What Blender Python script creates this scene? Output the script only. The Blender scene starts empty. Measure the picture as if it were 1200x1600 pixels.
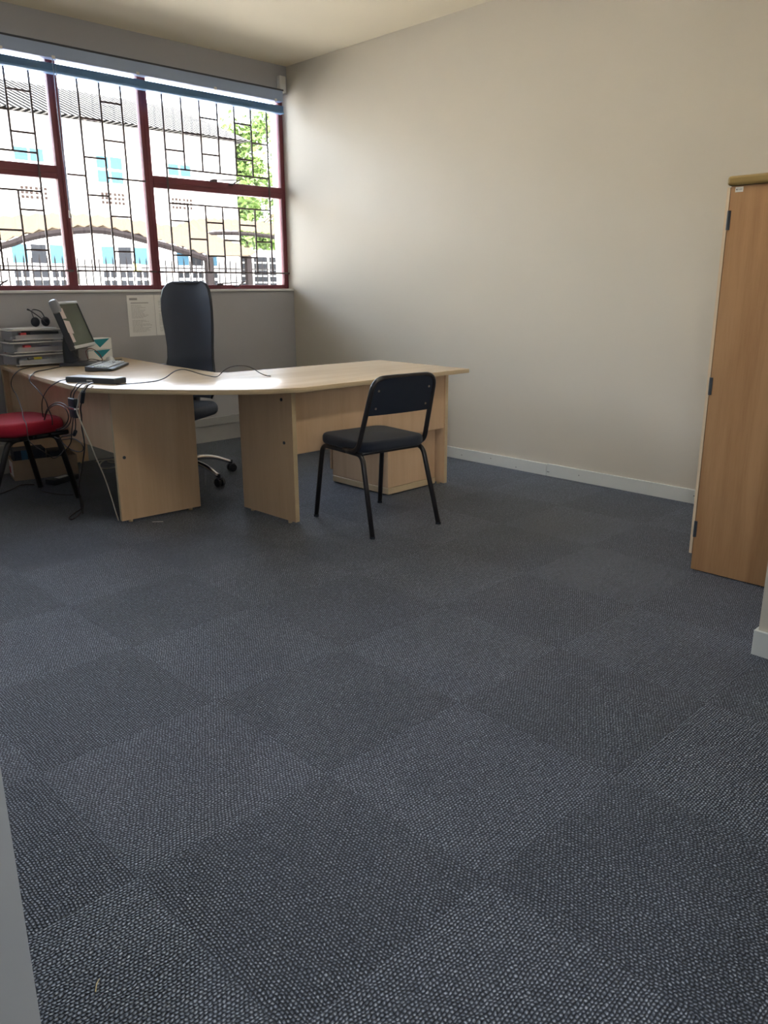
import bpy, bmesh, math, random
from mathutils import Vector, Matrix
random.seed(7)
S = bpy.context.scene
COL = S.collection
PI = math.pi

# ---------------------------------------------------------------- camera
AZ, PITCH, ROLL = math.radians(45.87), .2775, .0054
fw = Vector((math.cos(AZ)*math.cos(PITCH), math.sin(AZ)*math.cos(PITCH), -math.sin(PITCH)))
rt = Vector((math.sin(AZ), -math.cos(AZ), 0))
dn = fw.cross(rt)
R_ = rt*math.cos(ROLL) + dn*math.sin(ROLL)
D_ = dn*math.cos(ROLL) - rt*math.sin(ROLL)
cam = bpy.data.objects.new('camera', bpy.data.cameras.new('camera'))
COL.objects.link(cam)
M = Matrix((R_, -D_, -fw)).transposed().to_4x4()
M.translation = (0, 0, 1.27)
cam.matrix_world = M
cam.data.sensor_fit = 'HORIZONTAL'
cam.data.sensor_width = 36
cam.data.lens = 36*1233/1200
cam.data.clip_start = .02
cam.data.clip_end = 400
S.camera = cam

# ---------------------------------------------------------------- world, sun, exposure
w = bpy.data.worlds.new('sky'); S.world = w; w.use_nodes = True
nt = w.node_tree
sky = nt.nodes.new('ShaderNodeTexSky'); sky.sky_type = 'NISHITA'
sky.sun_disc = False; sky.sun_elevation = math.radians(48); sky.sun_rotation = math.radians(200)
sky.air_density = 1.0; sky.dust_density = 3.0; sky.ozone_density = 1.0
hs = nt.nodes.new('ShaderNodeHueSaturation'); hs.inputs['Saturation'].default_value = .45
nt.links.new(sky.outputs[0], hs.inputs['Color'])
nt.links.new(hs.outputs[0], nt.nodes['Background'].inputs[0])
nt.nodes['Background'].inputs[1].default_value = 1.15
sun = bpy.data.objects.new('sun', bpy.data.lights.new('sun', 'SUN'))
COL.objects.link(sun)
sun.data.energy = 1.5; sun.data.angle = math.radians(.6); sun.data.color = (1, .96, .9)
sun.rotation_euler = Vector((-.35, -.75, .95)).to_track_quat('Z', 'Y').to_euler()
# light portals (sampling guides for the sky in the window band and the opening added in the unseen passage)
def portal(name, loc, sx, sy, dirv):
    l = bpy.data.lights.new(name, 'AREA'); l.shape = 'RECTANGLE'; l.size = sx; l.size_y = sy
    l.cycles.is_portal = True
    o = bpy.data.objects.new(name, l); COL.objects.link(o); o.location = loc
    o.rotation_euler = (-Vector(dirv)).to_track_quat('Z', 'Y').to_euler()
portal('window_portal', (2.43, 6.06, 2.06), 4.3, 1.7, (0, -1, 0))
portal('passage_portal', (-1.62, -1.45, 1.65), 1.3, 1.5, (1, 0, 0))
S.view_settings.view_transform = 'Standard'
S.view_settings.look = 'None'
S.view_settings.gamma = 1
S.view_settings.use_curve_mapping = False
S.view_settings.exposure = 1.8

# ---------------------------------------------------------------- materials
def mat(name, col, rough=.5, metal=0, spec=.5, noise=0, nscale=20, bump=0, bscale=200, coat=0, trans=0, alpha=1, sheen=0):
    m = bpy.data.materials.new(name); m.use_nodes = True
    n = m.node_tree.nodes; l = m.node_tree.links; b = n['Principled BSDF']
    b.inputs['Roughness'].default_value = rough; b.inputs['Metallic'].default_value = metal
    b.inputs['Specular IOR Level'].default_value = spec
    b.inputs['Coat Weight'].default_value = coat
    b.inputs['Transmission Weight'].default_value = trans
    b.inputs['Sheen Weight'].default_value = sheen
    c4 = (*col, 1)
    tc = n.new('ShaderNodeTexCoord')
    nz = n.new('ShaderNodeTexNoise'); nz.inputs['Scale'].default_value = nscale; nz.inputs['Detail'].default_value = 4
    l.new(tc.outputs['Object'], nz.inputs['Vector'])
    mx = n.new('ShaderNodeMix'); mx.data_type = 'RGBA'
    k = noise if noise else .03
    mx.inputs[6].default_value = (*[c*(1-k) for c in col], 1); mx.inputs[7].default_value = (*[min(1, c*(1+k)) for c in col], 1)
    l.new(nz.outputs['Fac'], mx.inputs[0]); l.new(mx.outputs[2], b.inputs['Base Color'])
    if bump:
        n2 = n.new('ShaderNodeTexNoise'); n2.inputs['Scale'].default_value = bscale; n2.inputs['Detail'].default_value = 2
        l.new(tc.outputs['Object'], n2.inputs['Vector'])
        bp = n.new('ShaderNodeBump'); bp.inputs['Strength'].default_value = bump; bp.inputs['Distance'].default_value = .002
        l.new(n2.outputs['Fac'], bp.inputs['Height']); l.new(bp.outputs[0], b.inputs['Normal'])
    return m

def wood(name, c1, c2, axis=2, rough=.33, scale=9):
    m = bpy.data.materials.new(name); m.use_nodes = True
    n = m.node_tree.nodes; l = m.node_tree.links; b = n['Principled BSDF']
    b.inputs['Roughness'].default_value = rough
    tc = n.new('ShaderNodeTexCoord'); mp = n.new('ShaderNodeMapping')
    sc = [scale]*3; sc[axis] = scale*.07
    mp.inputs['Scale'].default_value = sc
    l.new(tc.outputs['Object'], mp.inputs['Vector'])
    nz = n.new('ShaderNodeTexNoise'); nz.inputs['Scale'].default_value = 1.2; nz.inputs['Detail'].default_value = 6
    nz.inputs['Distortion'].default_value = .6; l.new(mp.outputs[0], nz.inputs['Vector'])
    n2 = n.new('ShaderNodeTexNoise'); n2.inputs['Scale'].default_value = 9; n2.inputs['Detail'].default_value = 3
    l.new(mp.outputs[0], n2.inputs['Vector'])
    ad = n.new('ShaderNodeMath'); ad.operation = 'ADD'; l.new(nz.outputs['Fac'], ad.inputs[0])
    m2 = n.new('ShaderNodeMath'); m2.operation = 'MULTIPLY'; m2.inputs[1].default_value = .35
    l.new(n2.outputs['Fac'], m2.inputs[0]); l.new(m2.outputs[0], ad.inputs[1])
    r = n.new('ShaderNodeValToRGB'); r.color_ramp.elements[0].position = .45; r.color_ramp.elements[1].position = .85
    r.color_ramp.elements[0].color = (*c1, 1); r.color_ramp.elements[1].color = (*c2, 1)
    l.new(ad.outputs[0], r.inputs[0]); l.new(r.outputs[0], b.inputs['Base Color'])
    return m

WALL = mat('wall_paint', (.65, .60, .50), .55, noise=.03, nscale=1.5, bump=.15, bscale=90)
WALLW = mat('window_wall_paint', (.43, .43, .455), .55, noise=.03, nscale=1.5, bump=.15, bscale=90)  # darkened to put the backlit wall's shade into its colour
CEIL = mat('ceiling_paint', (.83, .75, .57), .8, noise=.03, nscale=2)
JAMB = mat('door_surround_paint', (.36, .385, .41), .35, noise=.02)
SKIRT = mat('skirting_paint', (.68, .70, .66), .4, noise=.03)
TRUNK = mat('trunking_paint', (.40, .40, .40), .5)
SILL = mat('sill_paint', (.75, .75, .74), .4)
RED = mat('red_frame_paint', (.18, .037, .052), .45, noise=.1)
BAR = mat('bar_paint', (.10, .07, .07), .5)
MAPLE_Z = wood('maple_upright', (.68, .47, .29), (.76, .55, .36), 2)
MAPLE_X = wood('maple_top', (.62, .46, .29), (.72, .55, .36), 0, rough=.26)
EDGE = wood('maple_edging', (.60, .47, .29), (.66, .53, .34), 0, rough=.4)
BEECH = wood('beech_side', (.36, .19, .085), (.45, .26, .125), 2, rough=.4, scale=14)
BEECHT = wood('beech_top', (.27, .185, .06), (.34, .23, .08), 1, rough=.4)
BEECHE = mat('beech_edging', (.70, .55, .38), .4)
BLACKF = mat('black_fabric', (.012, .018, .034), .95, bump=.5, bscale=500, sheen=.15, noise=.2, nscale=200)
BLACKP = mat('black_plastic', (.016, .022, .034), .38, noise=.1)
BLACKM = mat('black_tube', (.022, .020, .022), .33, noise=.1)
MESHM = mat('dark_mesh_fabric', (.045, .058, .092), .6, noise=.15, nscale=300, bump=.3, bscale=600)  # mesh colour lightened to stand in for a reflection on the chair back
REDF = mat('red_fabric', (.42, .006, .035), .8, bump=.35, bscale=500, noise=.1, nscale=150, sheen=.1)
CHROME = mat('chrome', (.85, .85, .86), .12, metal=1)
STEEL = mat('dull_steel', (.35, .33, .30), .4, metal=1)
SILV = mat('silver_plastic', (.62, .65, .66), .3)
DARKG = mat('dark_grey_plastic', (.05, .06, .075), .35)
CAMG = mat('camera_grey', (.24, .26, .29), .35)
SCREEN = mat('screen', (.10, .125, .085), .16)  # greenish reflection put into the screen's base colour
KEYM = mat('pale_blue_keys', (.80, .86, .93), .3)
PAPER = mat('paper', (.82, .82, .82), .8)
NOTE = mat('note_paper', (.60, .52, .50), .8)
INK = mat('ink', (.12, .12, .13), .7)
CARD = mat('cardboard', (.42, .32, .23), .85, noise=.08)
WHITEL = mat('label_white', (.8, .76, .78), .6)
REDL = mat('label_red', (.45, .02, .06), .6)
NAVY = mat('navy_card', (.018, .028, .05), .5)
BLUE = mat('blue_card', (.05, .16, .30), .5)
TEAL = mat('teal_print', (.01, .26, .34), .5)
YELLOW = mat('yellow_plastic', (.60, .55, .06), .5)
REDP = mat('red_plastic', (.55, .05, .06), .4)
CABLE = mat('cable_black', (.02, .016, .02), .45)
CABLEW = mat('cable_grey', (.50, .48, .42), .45)
ALU = mat('blind_slat', (.20, .40, .72), .4)
ALUR = mat('blind_rail', (.34, .43, .62), .4)
WHITEP = mat('white_plastic', (.74, .73, .70), .4)
STRAW = mat('straw', (.7, .62, .35), .7)

def glassy(name, tint, fac, rough=.05):
    m = bpy.data.materials.new(name); m.use_nodes = True
    n = m.node_tree.nodes; l = m.node_tree.links; n.clear()
    o = n.new('ShaderNodeOutputMaterial'); t = n.new('ShaderNodeBsdfTransparent'); g = n.new('ShaderNodeBsdfGlossy')
    t.inputs[0].default_value = (*tint, 1); g.inputs['Roughness'].default_value = rough
    f = n.new('ShaderNodeLayerWeight'); f.inputs[0].default_value = fac
    mx = n.new('ShaderNodeMixShader'); l.new(f.outputs['Fresnel'], mx.inputs[0]); l.new(t.outputs[0], mx.inputs[1]); l.new(g.outputs[0], mx.inputs[2])
    l.new(mx.outputs[0], o.inputs[0]); return m
GLASS = glassy('window_glass', (.97, .98, .98), .25, .02)
def clearp():
    m = bpy.data.materials.new('clear_plastic'); m.use_nodes = True
    n = m.node_tree.nodes; l = m.node_tree.links; n.clear()
    o = n.new('ShaderNodeOutputMaterial'); t = n.new('ShaderNodeBsdfTransparent'); p = n.new('ShaderNodeBsdfPrincipled')
    t.inputs[0].default_value = (.92, .94, .98, 1); p.inputs['Base Color'].default_value = (.96, .97, 1, 1); p.inputs['Roughness'].default_value = .15
    mx = n.new('ShaderNodeMixShader'); mx.inputs[0].default_value = .28
    l.new(t.outputs[0], mx.inputs[1]); l.new(p.outputs[0], mx.inputs[2]); l.new(mx.outputs[0], o.inputs[0]); return m
CLEAR = clearp()

# carpet: square tiles laid with the pile direction turned from one to the next
def carpet():
    m = bpy.data.materials.new('carpet_tiles'); m.use_nodes = True
    n = m.node_tree.nodes; l = m.node_tree.links; b = n['Principled BSDF']
    b.inputs['Roughness'].default_value = .55; b.inputs['Specular IOR Level'].default_value = .4
    b.inputs['Sheen Weight'].default_value = .07; b.inputs['Sheen Roughness'].default_value = .4
    b.inputs['Sheen Tint'].default_value = (.75, .85, 1, 1)
    T = .5537
    geo = n.new('ShaderNodeNewGeometry'); sp = n.new('ShaderNodeSeparateXYZ'); l.new(geo.outputs['Position'], sp.inputs[0])
    def mt(op, a, b_=None, c=None):
        x = n.new('ShaderNodeMath'); x.operation = op
        for i, v in enumerate((a, b_, c)):
            if v is None: continue
            if isinstance(v, (int, float)): x.inputs[i].default_value = v
            else: l.new(v, x.inputs[i])
        return x.outputs[0]
    X = mt('SUBTRACT', sp.outputs['X'], 1.184-10*T); Y = mt('SUBTRACT', sp.outputs['Y'], 2.002-10*T)
    ix = mt('FLOOR', mt('DIVIDE', X, T)); iy = mt('FLOOR', mt('DIVIDE', Y, T))
    par = mt('FLOORED_MODULO', mt('ADD', mt('ADD', ix, iy), 1), 2)
    inv = mt('SUBTRACT', 1, par)
    a = mt('ADD', mt('MULTIPLY', X, par), mt('MULTIPLY', Y, inv))     # along the rows
    c = mt('ADD', mt('MULTIPLY', Y, par), mt('MULTIPLY', X, inv))     # across the rows
    # slight wobble so the rows are not ruled lines
    nw = n.new('ShaderNodeTexNoise'); nw.inputs['Scale'].default_value = 28; nw.inputs['Detail'].default_value = 2
    l.new(geo.outputs['Position'], nw.inputs['Vector'])
    wob = mt('MULTIPLY', mt('SUBTRACT', nw.outputs['Fac'], .5), .014)
    P, Q = .0078, .0098
    cr = mt('DIVIDE', mt('ADD', c, wob), P)
    row = mt('FLOOR', cr)
    wn = n.new('ShaderNodeTexWhiteNoise'); wn.noise_dimensions = '1D'; l.new(row, wn.inputs['W'])
    ar = mt('ADD', mt('DIVIDE', mt('ADD', a, mt('MULTIPLY', wob, .7)), Q), mt('ADD', mt('MULTIPLY', mt('FLOORED_MODULO', row, 2), .5), mt('MULTIPLY', wn.outputs['Value'], .38)))
    lp = mt('FLOOR', ar)
    hr = mt('SINE', mt('MULTIPLY', mt('FRACT', cr), PI)); hl = mt('SINE', mt('MULTIPLY', mt('FRACT', ar), PI))
    h = mt('MULTIPLY', mt('POWER', hr, .8), mt('ADD', .08, mt('MULTIPLY', mt('POWER', hl, .7), .92)))
    cb = n.new('ShaderNodeCombineXYZ'); l.new(mt('FLOOR', mt('MULTIPLY', cr, 2)), cb.inputs[0]); l.new(mt('FLOOR', mt('MULTIPLY', ar, 2)), cb.inputs[1]); l.new(mt('ADD', ix, mt('MULTIPLY', iy, 37)), cb.inputs[2])
    w2 = n.new('ShaderNodeTexWhiteNoise'); w2.noise_dimensions = '3D'; l.new(cb.outputs[0], w2.inputs['Vector'])
    nf = n.new('ShaderNodeTexNoise'); nf.inputs['Scale'].default_value = 600; nf.inputs['Detail'].default_value = 1
    l.new(geo.outputs['Position'], nf.inputs['Vector'])
    nb = n.new('ShaderNodeTexNoise'); nb.inputs['Scale'].default_value = 3; nb.inputs['Detail'].default_value = 3
    l.new(geo.outputs['Position'], nb.inputs['Vector'])
    fl = mt('POWER', w2.outputs['Value'], 2.5)
    v = mt('ADD', mt('MULTIPLY', h, .80), mt('ADD', mt('MULTIPLY', fl, .26), mt('MULTIPLY', mt('SUBTRACT', nf.outputs['Fac'], .5), .85)))
    ng = n.new('ShaderNodeTexNoise'); ng.inputs['Scale'].default_value = 110; ng.inputs['Detail'].default_value = 3; ng.inputs['Roughness'].default_value = .7
    l.new(geo.outputs['Position'], ng.inputs['Vector'])
    v = mt('ADD', v, mt('MULTIPLY', mt('SUBTRACT', ng.outputs['Fac'], .5), .75))
    v = mt('ADD', v, mt('MULTIPLY', mt('SUBTRACT', nb.outputs['Fac'], .5), .12))
    v = mt('ADD', v, mt('MULTIPLY', mt('SUBTRACT', par, .5), .05))  # turned tiles reflect light differently; that tone is put into the colour
    r = n.new('ShaderNodeValToRGB')
    e = r.color_ramp.elements
    e[0].position = .12; e[0].color = (.012, .015, .021, 1)
    e[1].position = 1.0; e[1].color = (.46, .51, .59, 1)
    x = e.new(.45); x.color = (.043, .052, .072, 1)
    x = e.new(.7); x.color = (.112, .132, .170, 1)
    l.new(v, r.inputs[0]); l.new(r.outputs[0], b.inputs['Base Color'])
    # seam groove between tiles
    fx = mt('ABSOLUTE', mt('SUBTRACT', mt('FRACT', mt('ADD', mt('DIVIDE', X, T), .5)), .5))
    fy = mt('ABSOLUTE', mt('SUBTRACT', mt('FRACT', mt('ADD', mt('DIVIDE', Y, T), .5)), .5))
    seam = mt('MINIMUM', mt('MULTIPLY', mt('MINIMUM', fx, fy), 160), 1)
    hh = mt('MULTIPLY', h, seam)
    bp = n.new('ShaderNodeBump'); bp.inputs['Strength'].default_value = .9; bp.inputs['Distance'].default_value = .0035
    l.new(hh, bp.inputs['Height']); l.new(bp.outputs[0], b.inputs['Normal'])
    return m
CARPET = carpet()

# ---------------------------------------------------------------- helpers
def link(name, bm, m, parent=None, smooth=False):
    me = bpy.data.meshes.new(name); bmesh.ops.recalc_face_normals(bm, faces=bm.faces); bm.to_mesh(me); bm.free()
    ms = m if isinstance(m, (list, tuple)) else [m]
    for x in ms: me.materials.append(x)
    if smooth:
        for p in me.polygons: p.use_smooth = True
        if smooth != 'all':
            me.set_sharp_from_angle(angle=math.radians(40))
    o = bpy.data.objects.new(name, me); COL.objects.link(o)
    if parent: o.parent = parent
    return o
def tag(o, label=None, cat=None, group=None, kind=None):
    if label: o['label'] = label
    if cat: o['category'] = cat
    if group: o['group'] = group
    if kind: o['kind'] = kind
    return o
def empty(name, loc=(0, 0, 0), rz=0):
    o = bpy.data.objects.new(name, None); COL.objects.link(o); o.location = loc; o.rotation_euler = (0, 0, rz)
    o.empty_display_size = .1
    return o
def bx(bm, a, b, bev=0, seg=2, mi=0, mat4=None):
    """box between two corners"""
    c = [(a[i]+b[i])/2 for i in range(3)]; s = [abs(b[i]-a[i]) for i in range(3)]
    t = bmesh.new(); bmesh.ops.create_cube(t, size=1)
    bmesh.ops.scale(t, vec=s, verts=t.verts)
    if bev: bmesh.ops.bevel(t, geom=t.edges[:], offset=bev, segments=seg, affect='EDGES', profile=.5)
    bmesh.ops.translate(t, vec=c, verts=t.verts)
    if mat4: bmesh.ops.transform(t, matrix=mat4, verts=t.verts)
    merge(bm, t, mi)
    return bm
def merge(bm, t, mi=0):
    vm = {v: bm.verts.new(v.co) for v in t.verts}
    for f in t.faces:
        try:
            nf = bm.faces.new([vm[v] for v in f.verts]); nf.material_index = mi
        except ValueError: pass
    t.free()
def smoothpath(pts, n=6, closed=False):
    P = [Vector(p) for p in pts]; out = []; N = len(P)
    rng = range(N if closed else N-1)
    for i in rng:
        p0 = P[i-1] if (i > 0 or closed) else P[0]; p1 = P[i]; p2 = P[(i+1) % N]
        p3 = P[(i+2) % N] if (closed or i+2 < N) else P[-1]
        for k in range(n):
            t = k/n
            out.append(.5*((2*p1)+(-p0+p2)*t+(2*p0-5*p1+4*p2-p3)*t*t+(-p0+3*p1-3*p2+p3)*t**3))
    if not closed: out.append(P[-1])
    return out
def fillet(pts, r, n=6):
    """polyline with rounded corners"""
    P = [Vector(p) for p in pts]; out = [P[0]]
    for i in range(1, len(P)-1):
        a = (P[i-1]-P[i]); b = (P[i+1]-P[i]); rr = min(r, a.length*.49, b.length*.49)
        s = P[i]+a.normalized()*rr; e = P[i]+b.normalized()*rr
        for k in range(n+1):
            t = k/n; out.append((1-t)**2*s+2*t*(1-t)*P[i]+t*t*e)
    out.append(P[-1]); return out
def tube(bm, pts, r, seg=8, closed=False, flat=1.0, mi=0):
    P = [Vector(p) for p in pts]; N = len(P)
    rs = r if isinstance(r, (list, tuple)) else [r]*N
    T = []
    for i in range(N):
        a = P[i-1] if (i or closed) else P[i]; b = P[(i+1) % N] if (closed or i < N-1) else P[i]
        d = b-a; T.append(d.normalized() if d.length > 1e-9 else Vector((0, 0, 1)))
    up = Vector((0, 0, 1)) if abs(T[0].z) < .9 else Vector((1, 0, 0))
    u = T[0].cross(up).normalized(); rings = []
    for i in range(N):
        u = (u-T[i]*u.dot(T[i])).normalized(); v = T[i].cross(u)
        rings.append([bm.verts.new(P[i]+u*math.cos(2*PI*k/seg)*rs[i]+v*math.sin(2*PI*k/seg)*rs[i]*flat) for k in range(seg)])
    for i in range(N if closed else N-1):
        a, b = rings[i], rings[(i+1) % N]
        for k in range(seg):
            f = bm.faces.new((a[k], a[(k+1) % seg], b[(k+1) % seg], b[k])); f.material_index = mi
    if not closed:
        for f in (bm.faces.new(rings[0][::-1]), bm.faces.new(rings[-1])): f.material_index = mi
    return bm
def cyl(bm, a, b, r, seg=16, r2=None, mi=0):
    return tube(bm, [a, b], [r, r if r2 is None else r2], seg, mi=mi)
def prism(bm, poly, z0, z1, mi=0, bev=0):
    t = bmesh.new()
    vs = [t.verts.new((p[0], p[1], z0)) for p in poly]; f = t.faces.new(vs)
    ex = bmesh.ops.extrude_face_region(t, geom=[f])
    bmesh.ops.translate(t, vec=(0, 0, z1-z0), verts=[g for g in ex['geom'] if isinstance(g, bmesh.types.BMVert)])
    if bev:
        es = [e for e in t.edges if abs(e.verts[0].co.z-e.verts[1].co.z) < 1e-6]
        bmesh.ops.bevel(t, geom=es, offset=bev, segments=2, affect='EDGES', profile=.5)
    merge(bm, t, mi); return bm
def vprism(bm, outline, thick, M4, mi=0, bev=0):
    """outline in local (x,z), thickness along local y, placed by a matrix"""
    t = bmesh.new()
    vs = [t.verts.new((p[0], 0, p[1])) for p in outline]; f = t.faces.new(vs)
    ex = bmesh.ops.extrude_face_region(t, geom=[f])
    bmesh.ops.translate(t, vec=(0, thick, 0), verts=[g for g in ex['geom'] if isinstance(g, bmesh.types.BMVert)])
    if bev:
        es = [e for e in t.edges if abs(e.verts[0].co.y-e.verts[1].co.y) < 1e-6]
        bmesh.ops.bevel(t, geom=es, offset=bev, segments=2, affect='EDGES', profile=.5)
    bmesh.ops.transform(t, matrix=M4, verts=t.verts); merge(bm, t, mi); return bm
def box(name, a, b, m, parent=None, bev=0, smooth=False):
    return link(name, bx(bmesh.new(), a, b, bev), m, parent, smooth)
def struct(name, a, b, m, parent=None, bev=0):
    o = box(name, a, b, m, parent, bev)
    if not parent: o['kind'] = 'structure'
    return o
def text_mesh(s, size):
    c = bpy.data.curves.new('t', 'FONT'); c.body = s; c.size = size; c.extrude = .0002
    o = bpy.data.objects.new('t', c); COL.objects.link(o)
    me = bpy.data.meshes.new_from_object(o.evaluated_get(bpy.context.evaluated_depsgraph_get()))
    bpy.data.objects.remove(o); bm = bmesh.new(); bm.from_mesh(me); return bm

# ================================================================ SETTING
XR, YW, ZC = 4.56, 5.85, 3.05
struct('floor', (-2.5, -2.2, -.2), (XR+.15, 6.0, 0), CARPET)
struct('ceiling', (-2.5, -2.2, ZC), (XR+.15, 6.1, ZC+.2), CEIL)
struct('wall_right', (XR, .9, 0), (XR+.15, 6.1, ZC), WALL)
bm = bmesh.new()
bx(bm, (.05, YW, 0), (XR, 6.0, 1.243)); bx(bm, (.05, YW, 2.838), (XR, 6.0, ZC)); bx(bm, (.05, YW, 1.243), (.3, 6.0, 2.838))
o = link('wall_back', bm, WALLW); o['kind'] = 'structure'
bm = bmesh.new()
bx(bm, (.05, .748, 0), (.2, YW, ZC)); bx(bm, (.05, -1.1, 2.15), (.2, .748, ZC)); bx(bm, (.05, -1.1, 0), (.2, -.35, 2.15))
o = link('wall_left', bm, JAMB); o['kind'] = 'structure'
bm = bmesh.new(); bx(bm, (2.745, -.95, 0), (XR+.15, .925, ZC)); bx(bm, (.2, -1.1, 0), (2.745, -.95, ZC))
o = link('wall_front', bm, WALL); o['kind'] = 'structure'
bm = bmesh.new(); bx(bm, (.3, 5.83, 1.243), (XR-.008, 6.06, 1.262), .004)
o = link('trim_1', bm, SILL); o['kind'] = 'structure'
# skirting
bm = bmesh.new()
bx(bm, (XR-.014, 3.063, .0), (XR, YW-.012, .083), .002); bx(bm, (XR-.014, 1.0, 0), (XR, 3.060, .086), .002)
for y, z in ((3.83, .035), (3.55, .05), (3.32, .02), (3.05, .03), (3.04, .03), (2.8, .045), (2.0, .05), (1.62, .03)):
    cyl(bm, (XR-.016, y, z), (XR-.012, y, z), .0035, 8, mi=1)
o = link('baseboard_right', bm, [SKIRT, INK]); o['kind'] = 'structure'
bm = bmesh.new(); bx(bm, (2.733, -.95, 0), (2.745, .937, .095), .003); bx(bm, (2.745, .925, 0), (3.40, .937, .095), .003)
o = link('baseboard_front', bm, SKIRT); o['kind'] = 'structure'
bm = bmesh.new(); bx(bm, (.2, YW-.014, 0), (XR-.014, YW, .138), .002); bx(bm, (.2, YW-.03, .14), (XR, YW, .207), .003)
o = link('baseboard_back', bm, TRUNK); o['kind'] = 'structure'

struct('wall_unseen_passage', (-2.5, -2.4, 0), (.2, -2.2, ZC), WALL)  # unseen passage walls, added to keep sun and sky out of the doorway
bm = bmesh.new(); bx(bm, (-1.6, -.7, 0), (-1.4, 2.75, ZC)); bx(bm, (-1.6, -2.2, 0), (-1.4, -.7, 1.0)); bx(bm, (-1.6, -2.2, 2.3), (-1.4, -.7, ZC))  # gap added in this unseen wall so daylight brightens the door jamb
o = link('wall_unseen_passage_side', bm, WALL); o['kind'] = 'structure'
bm = bmesh.new(); bx(bm, (-1.4, 2.6, 0), (.05, 2.75, ZC)); bx(bm, (.05, -2.2, 0), (.2, -1.1, ZC))
o = link('wall_unseen_passage_end', bm, WALL); o['kind'] = 'structure'

# ---- windows: red steel frames, three bays seen and two more running on to the left
ZB, ZT = 1.262, 2.84
def window(i, x0, x1, transom):
    f = 0.035
    bm = bmesh.new()
    bx(bm, (x0-.006, 5.92, ZB), (x0+f, 5.97, ZT), .004); bx(bm, (x1-f, 5.92, ZB), (x1+.006, 5.97, ZT), .004)
    bx(bm, (x0+f, 5.92, ZB), (x1-f, 5.97, ZB+.034), .004); bx(bm, (x0+f, 5.92, ZT-.035), (x1-f, 5.97, ZT), .004)
    if transom:
        bx(bm, (x0+f, 5.915, 2.018), (x1-f, 5.975, 2.106), .006)
        bx(bm, (x0+f, 5.908, 2.055), (x1-f, 5.917, 2.062), 0)
    o = link('window_%d' % i, bm, RED, None, True); o['kind'] = 'structure'
    if transom:
        box('window_pane', (x0+f, 5.944, ZB+.034), (x1-f, 5.948, 2.018), GLASS, o)
        box('window_pane', (x0+f, 5.944, 2.106), (x1-f, 5.948, ZT-.035), GLASS, o)
        for z in (2.10, 1.292):
            bm = bmesh.new()
            xs = x1-.73
            bx(bm, (xs-.03, 5.895, z), (xs+.03, 5.918, z+.016), .003)
            tube(bm, [(xs-.02, 5.89, z+.014), (xs+.24, 5.885, z+.028)], .005, 6)
            tube(bm, [(xs+.17, 5.89, z-.008), (xs+.225, 5.885, z+.026), (xs+.25, 5.88, z+.04)], .006, 6)
            bx(bm, (xs+.15, 5.895, z-.012), (xs+.19, 5.918, z), .003)
            link('window_stay', bm, BAR, o)
    else:
        box('window_pane', (x0+f, 5.944, ZB+.034), (x1-f, 5.948, ZT-.035), GLASS, o)
    return o
window(1, 3.255, 4.552, True)
window(2, 2.58, 3.255, False)
window(3, 1.28, 2.58, True)
window(4, .62, 1.28, False)
bm = bmesh.new(); bx(bm, (.3, 5.9, ZB), (.62, 5.97, ZT)); o = link('trim_2', bm, RED); o['kind'] = 'structure'

# ---- burglar bars inside the glass, one staggered grille to a bay
YG = 5.885
def G(x, z): return (x*.9776, YG, 1.27+(z-1.27)*.9776)
def bars(segs_v, segs_h, label, ends):
    e = empty('burglar_bars', G((segs_v[0][0]+segs_v[-1][0])/2, 1.40))
    ox, oy, oz = e.location
    def q(p): return (p[0]-ox, p[1]-oy, p[2]-oz)
    for x, z0, z1 in segs_v:
        a, b = q(G(x, z0)), q(G(x, z1)); bm = bmesh.new(); bx(bm, (a[0]-.0065, a[1]-.005, a[2]), (b[0]+.0065, b[1]+.005, b[2]), .001, 1)
        link('upright_bar', bm, BAR, e)
    for x0, x1, z in segs_h:
        a, b = q(G(x0, z)), q(G(x1, z)); bm = bmesh.new()
        bx(bm, (a[0], a[1]-.0045, a[2]-.0065), (b[0], b[1]+.0045, b[2]+.0065), .001, 1)
        link('cross_bar', bm, BAR, e)
    for x, z in ends:
        a = q(G(x, z)); bm = bmesh.new(); bx(bm, (a[0]-.012, a[1]-.006, a[2]-.008), (a[0]+.012, 5.92-oy, a[2]+.008), .003)
        link('end_fixing', bm, BAR, e)
    tag(e, label, 'window bars')
XS = [3.47+.165*k for k in range(7)]
V = [(XS[0], 1.40, 2.72), (XS[6], 1.40, 2.72)] + [(XS[k], 2.19, 2.72) for k in range(1, 6)] + [(XS[k], 1.40, 1.925) for k in range(1, 6)]
Hh = [(3.34, 4.62, 2.725), (3.47, 4.46, 2.185), (3.47, 4.46, 1.925), (3.34, 4.65, 1.397)]
for k, zs in enumerate(((2.32, 1.795, 1.53), (2.46, 1.66), (2.59, 2.32, 1.795, 1.53), (2.46, 1.66), (2.59, 2.315, 1.79, 1.525), (2.455, 1.66))):
    for z in zs: Hh.append((XS[k], XS[k+1], z))
bars(V, Hh, 'dark staggered burglar bars in the wide window bay beside the right wall', [(4.63, 1.397), (3.36, 1.397)])
V = [(x, 1.40, 2.725) for x in (2.80, 2.965, 3.13)]
Hh = [(2.66, 3.28, 2.725), (2.66, 3.31, 1.40), (2.965, 3.13, 2.59), (2.80, 2.965, 2.46), (2.965, 3.13, 2.33), (2.80, 2.965, 2.2),
      (2.66, 2.80, 2.07), (2.965, 3.28, 2.07), (2.80, 2.965, 1.94), (2.965, 3.13, 1.80), (2.965, 3.13, 1.545)]
bars(V, Hh, 'dark staggered burglar bars in the narrow middle window bay', [(2.68, 1.40)])
V = [(2.46, 1.40, 2.72)]
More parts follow.
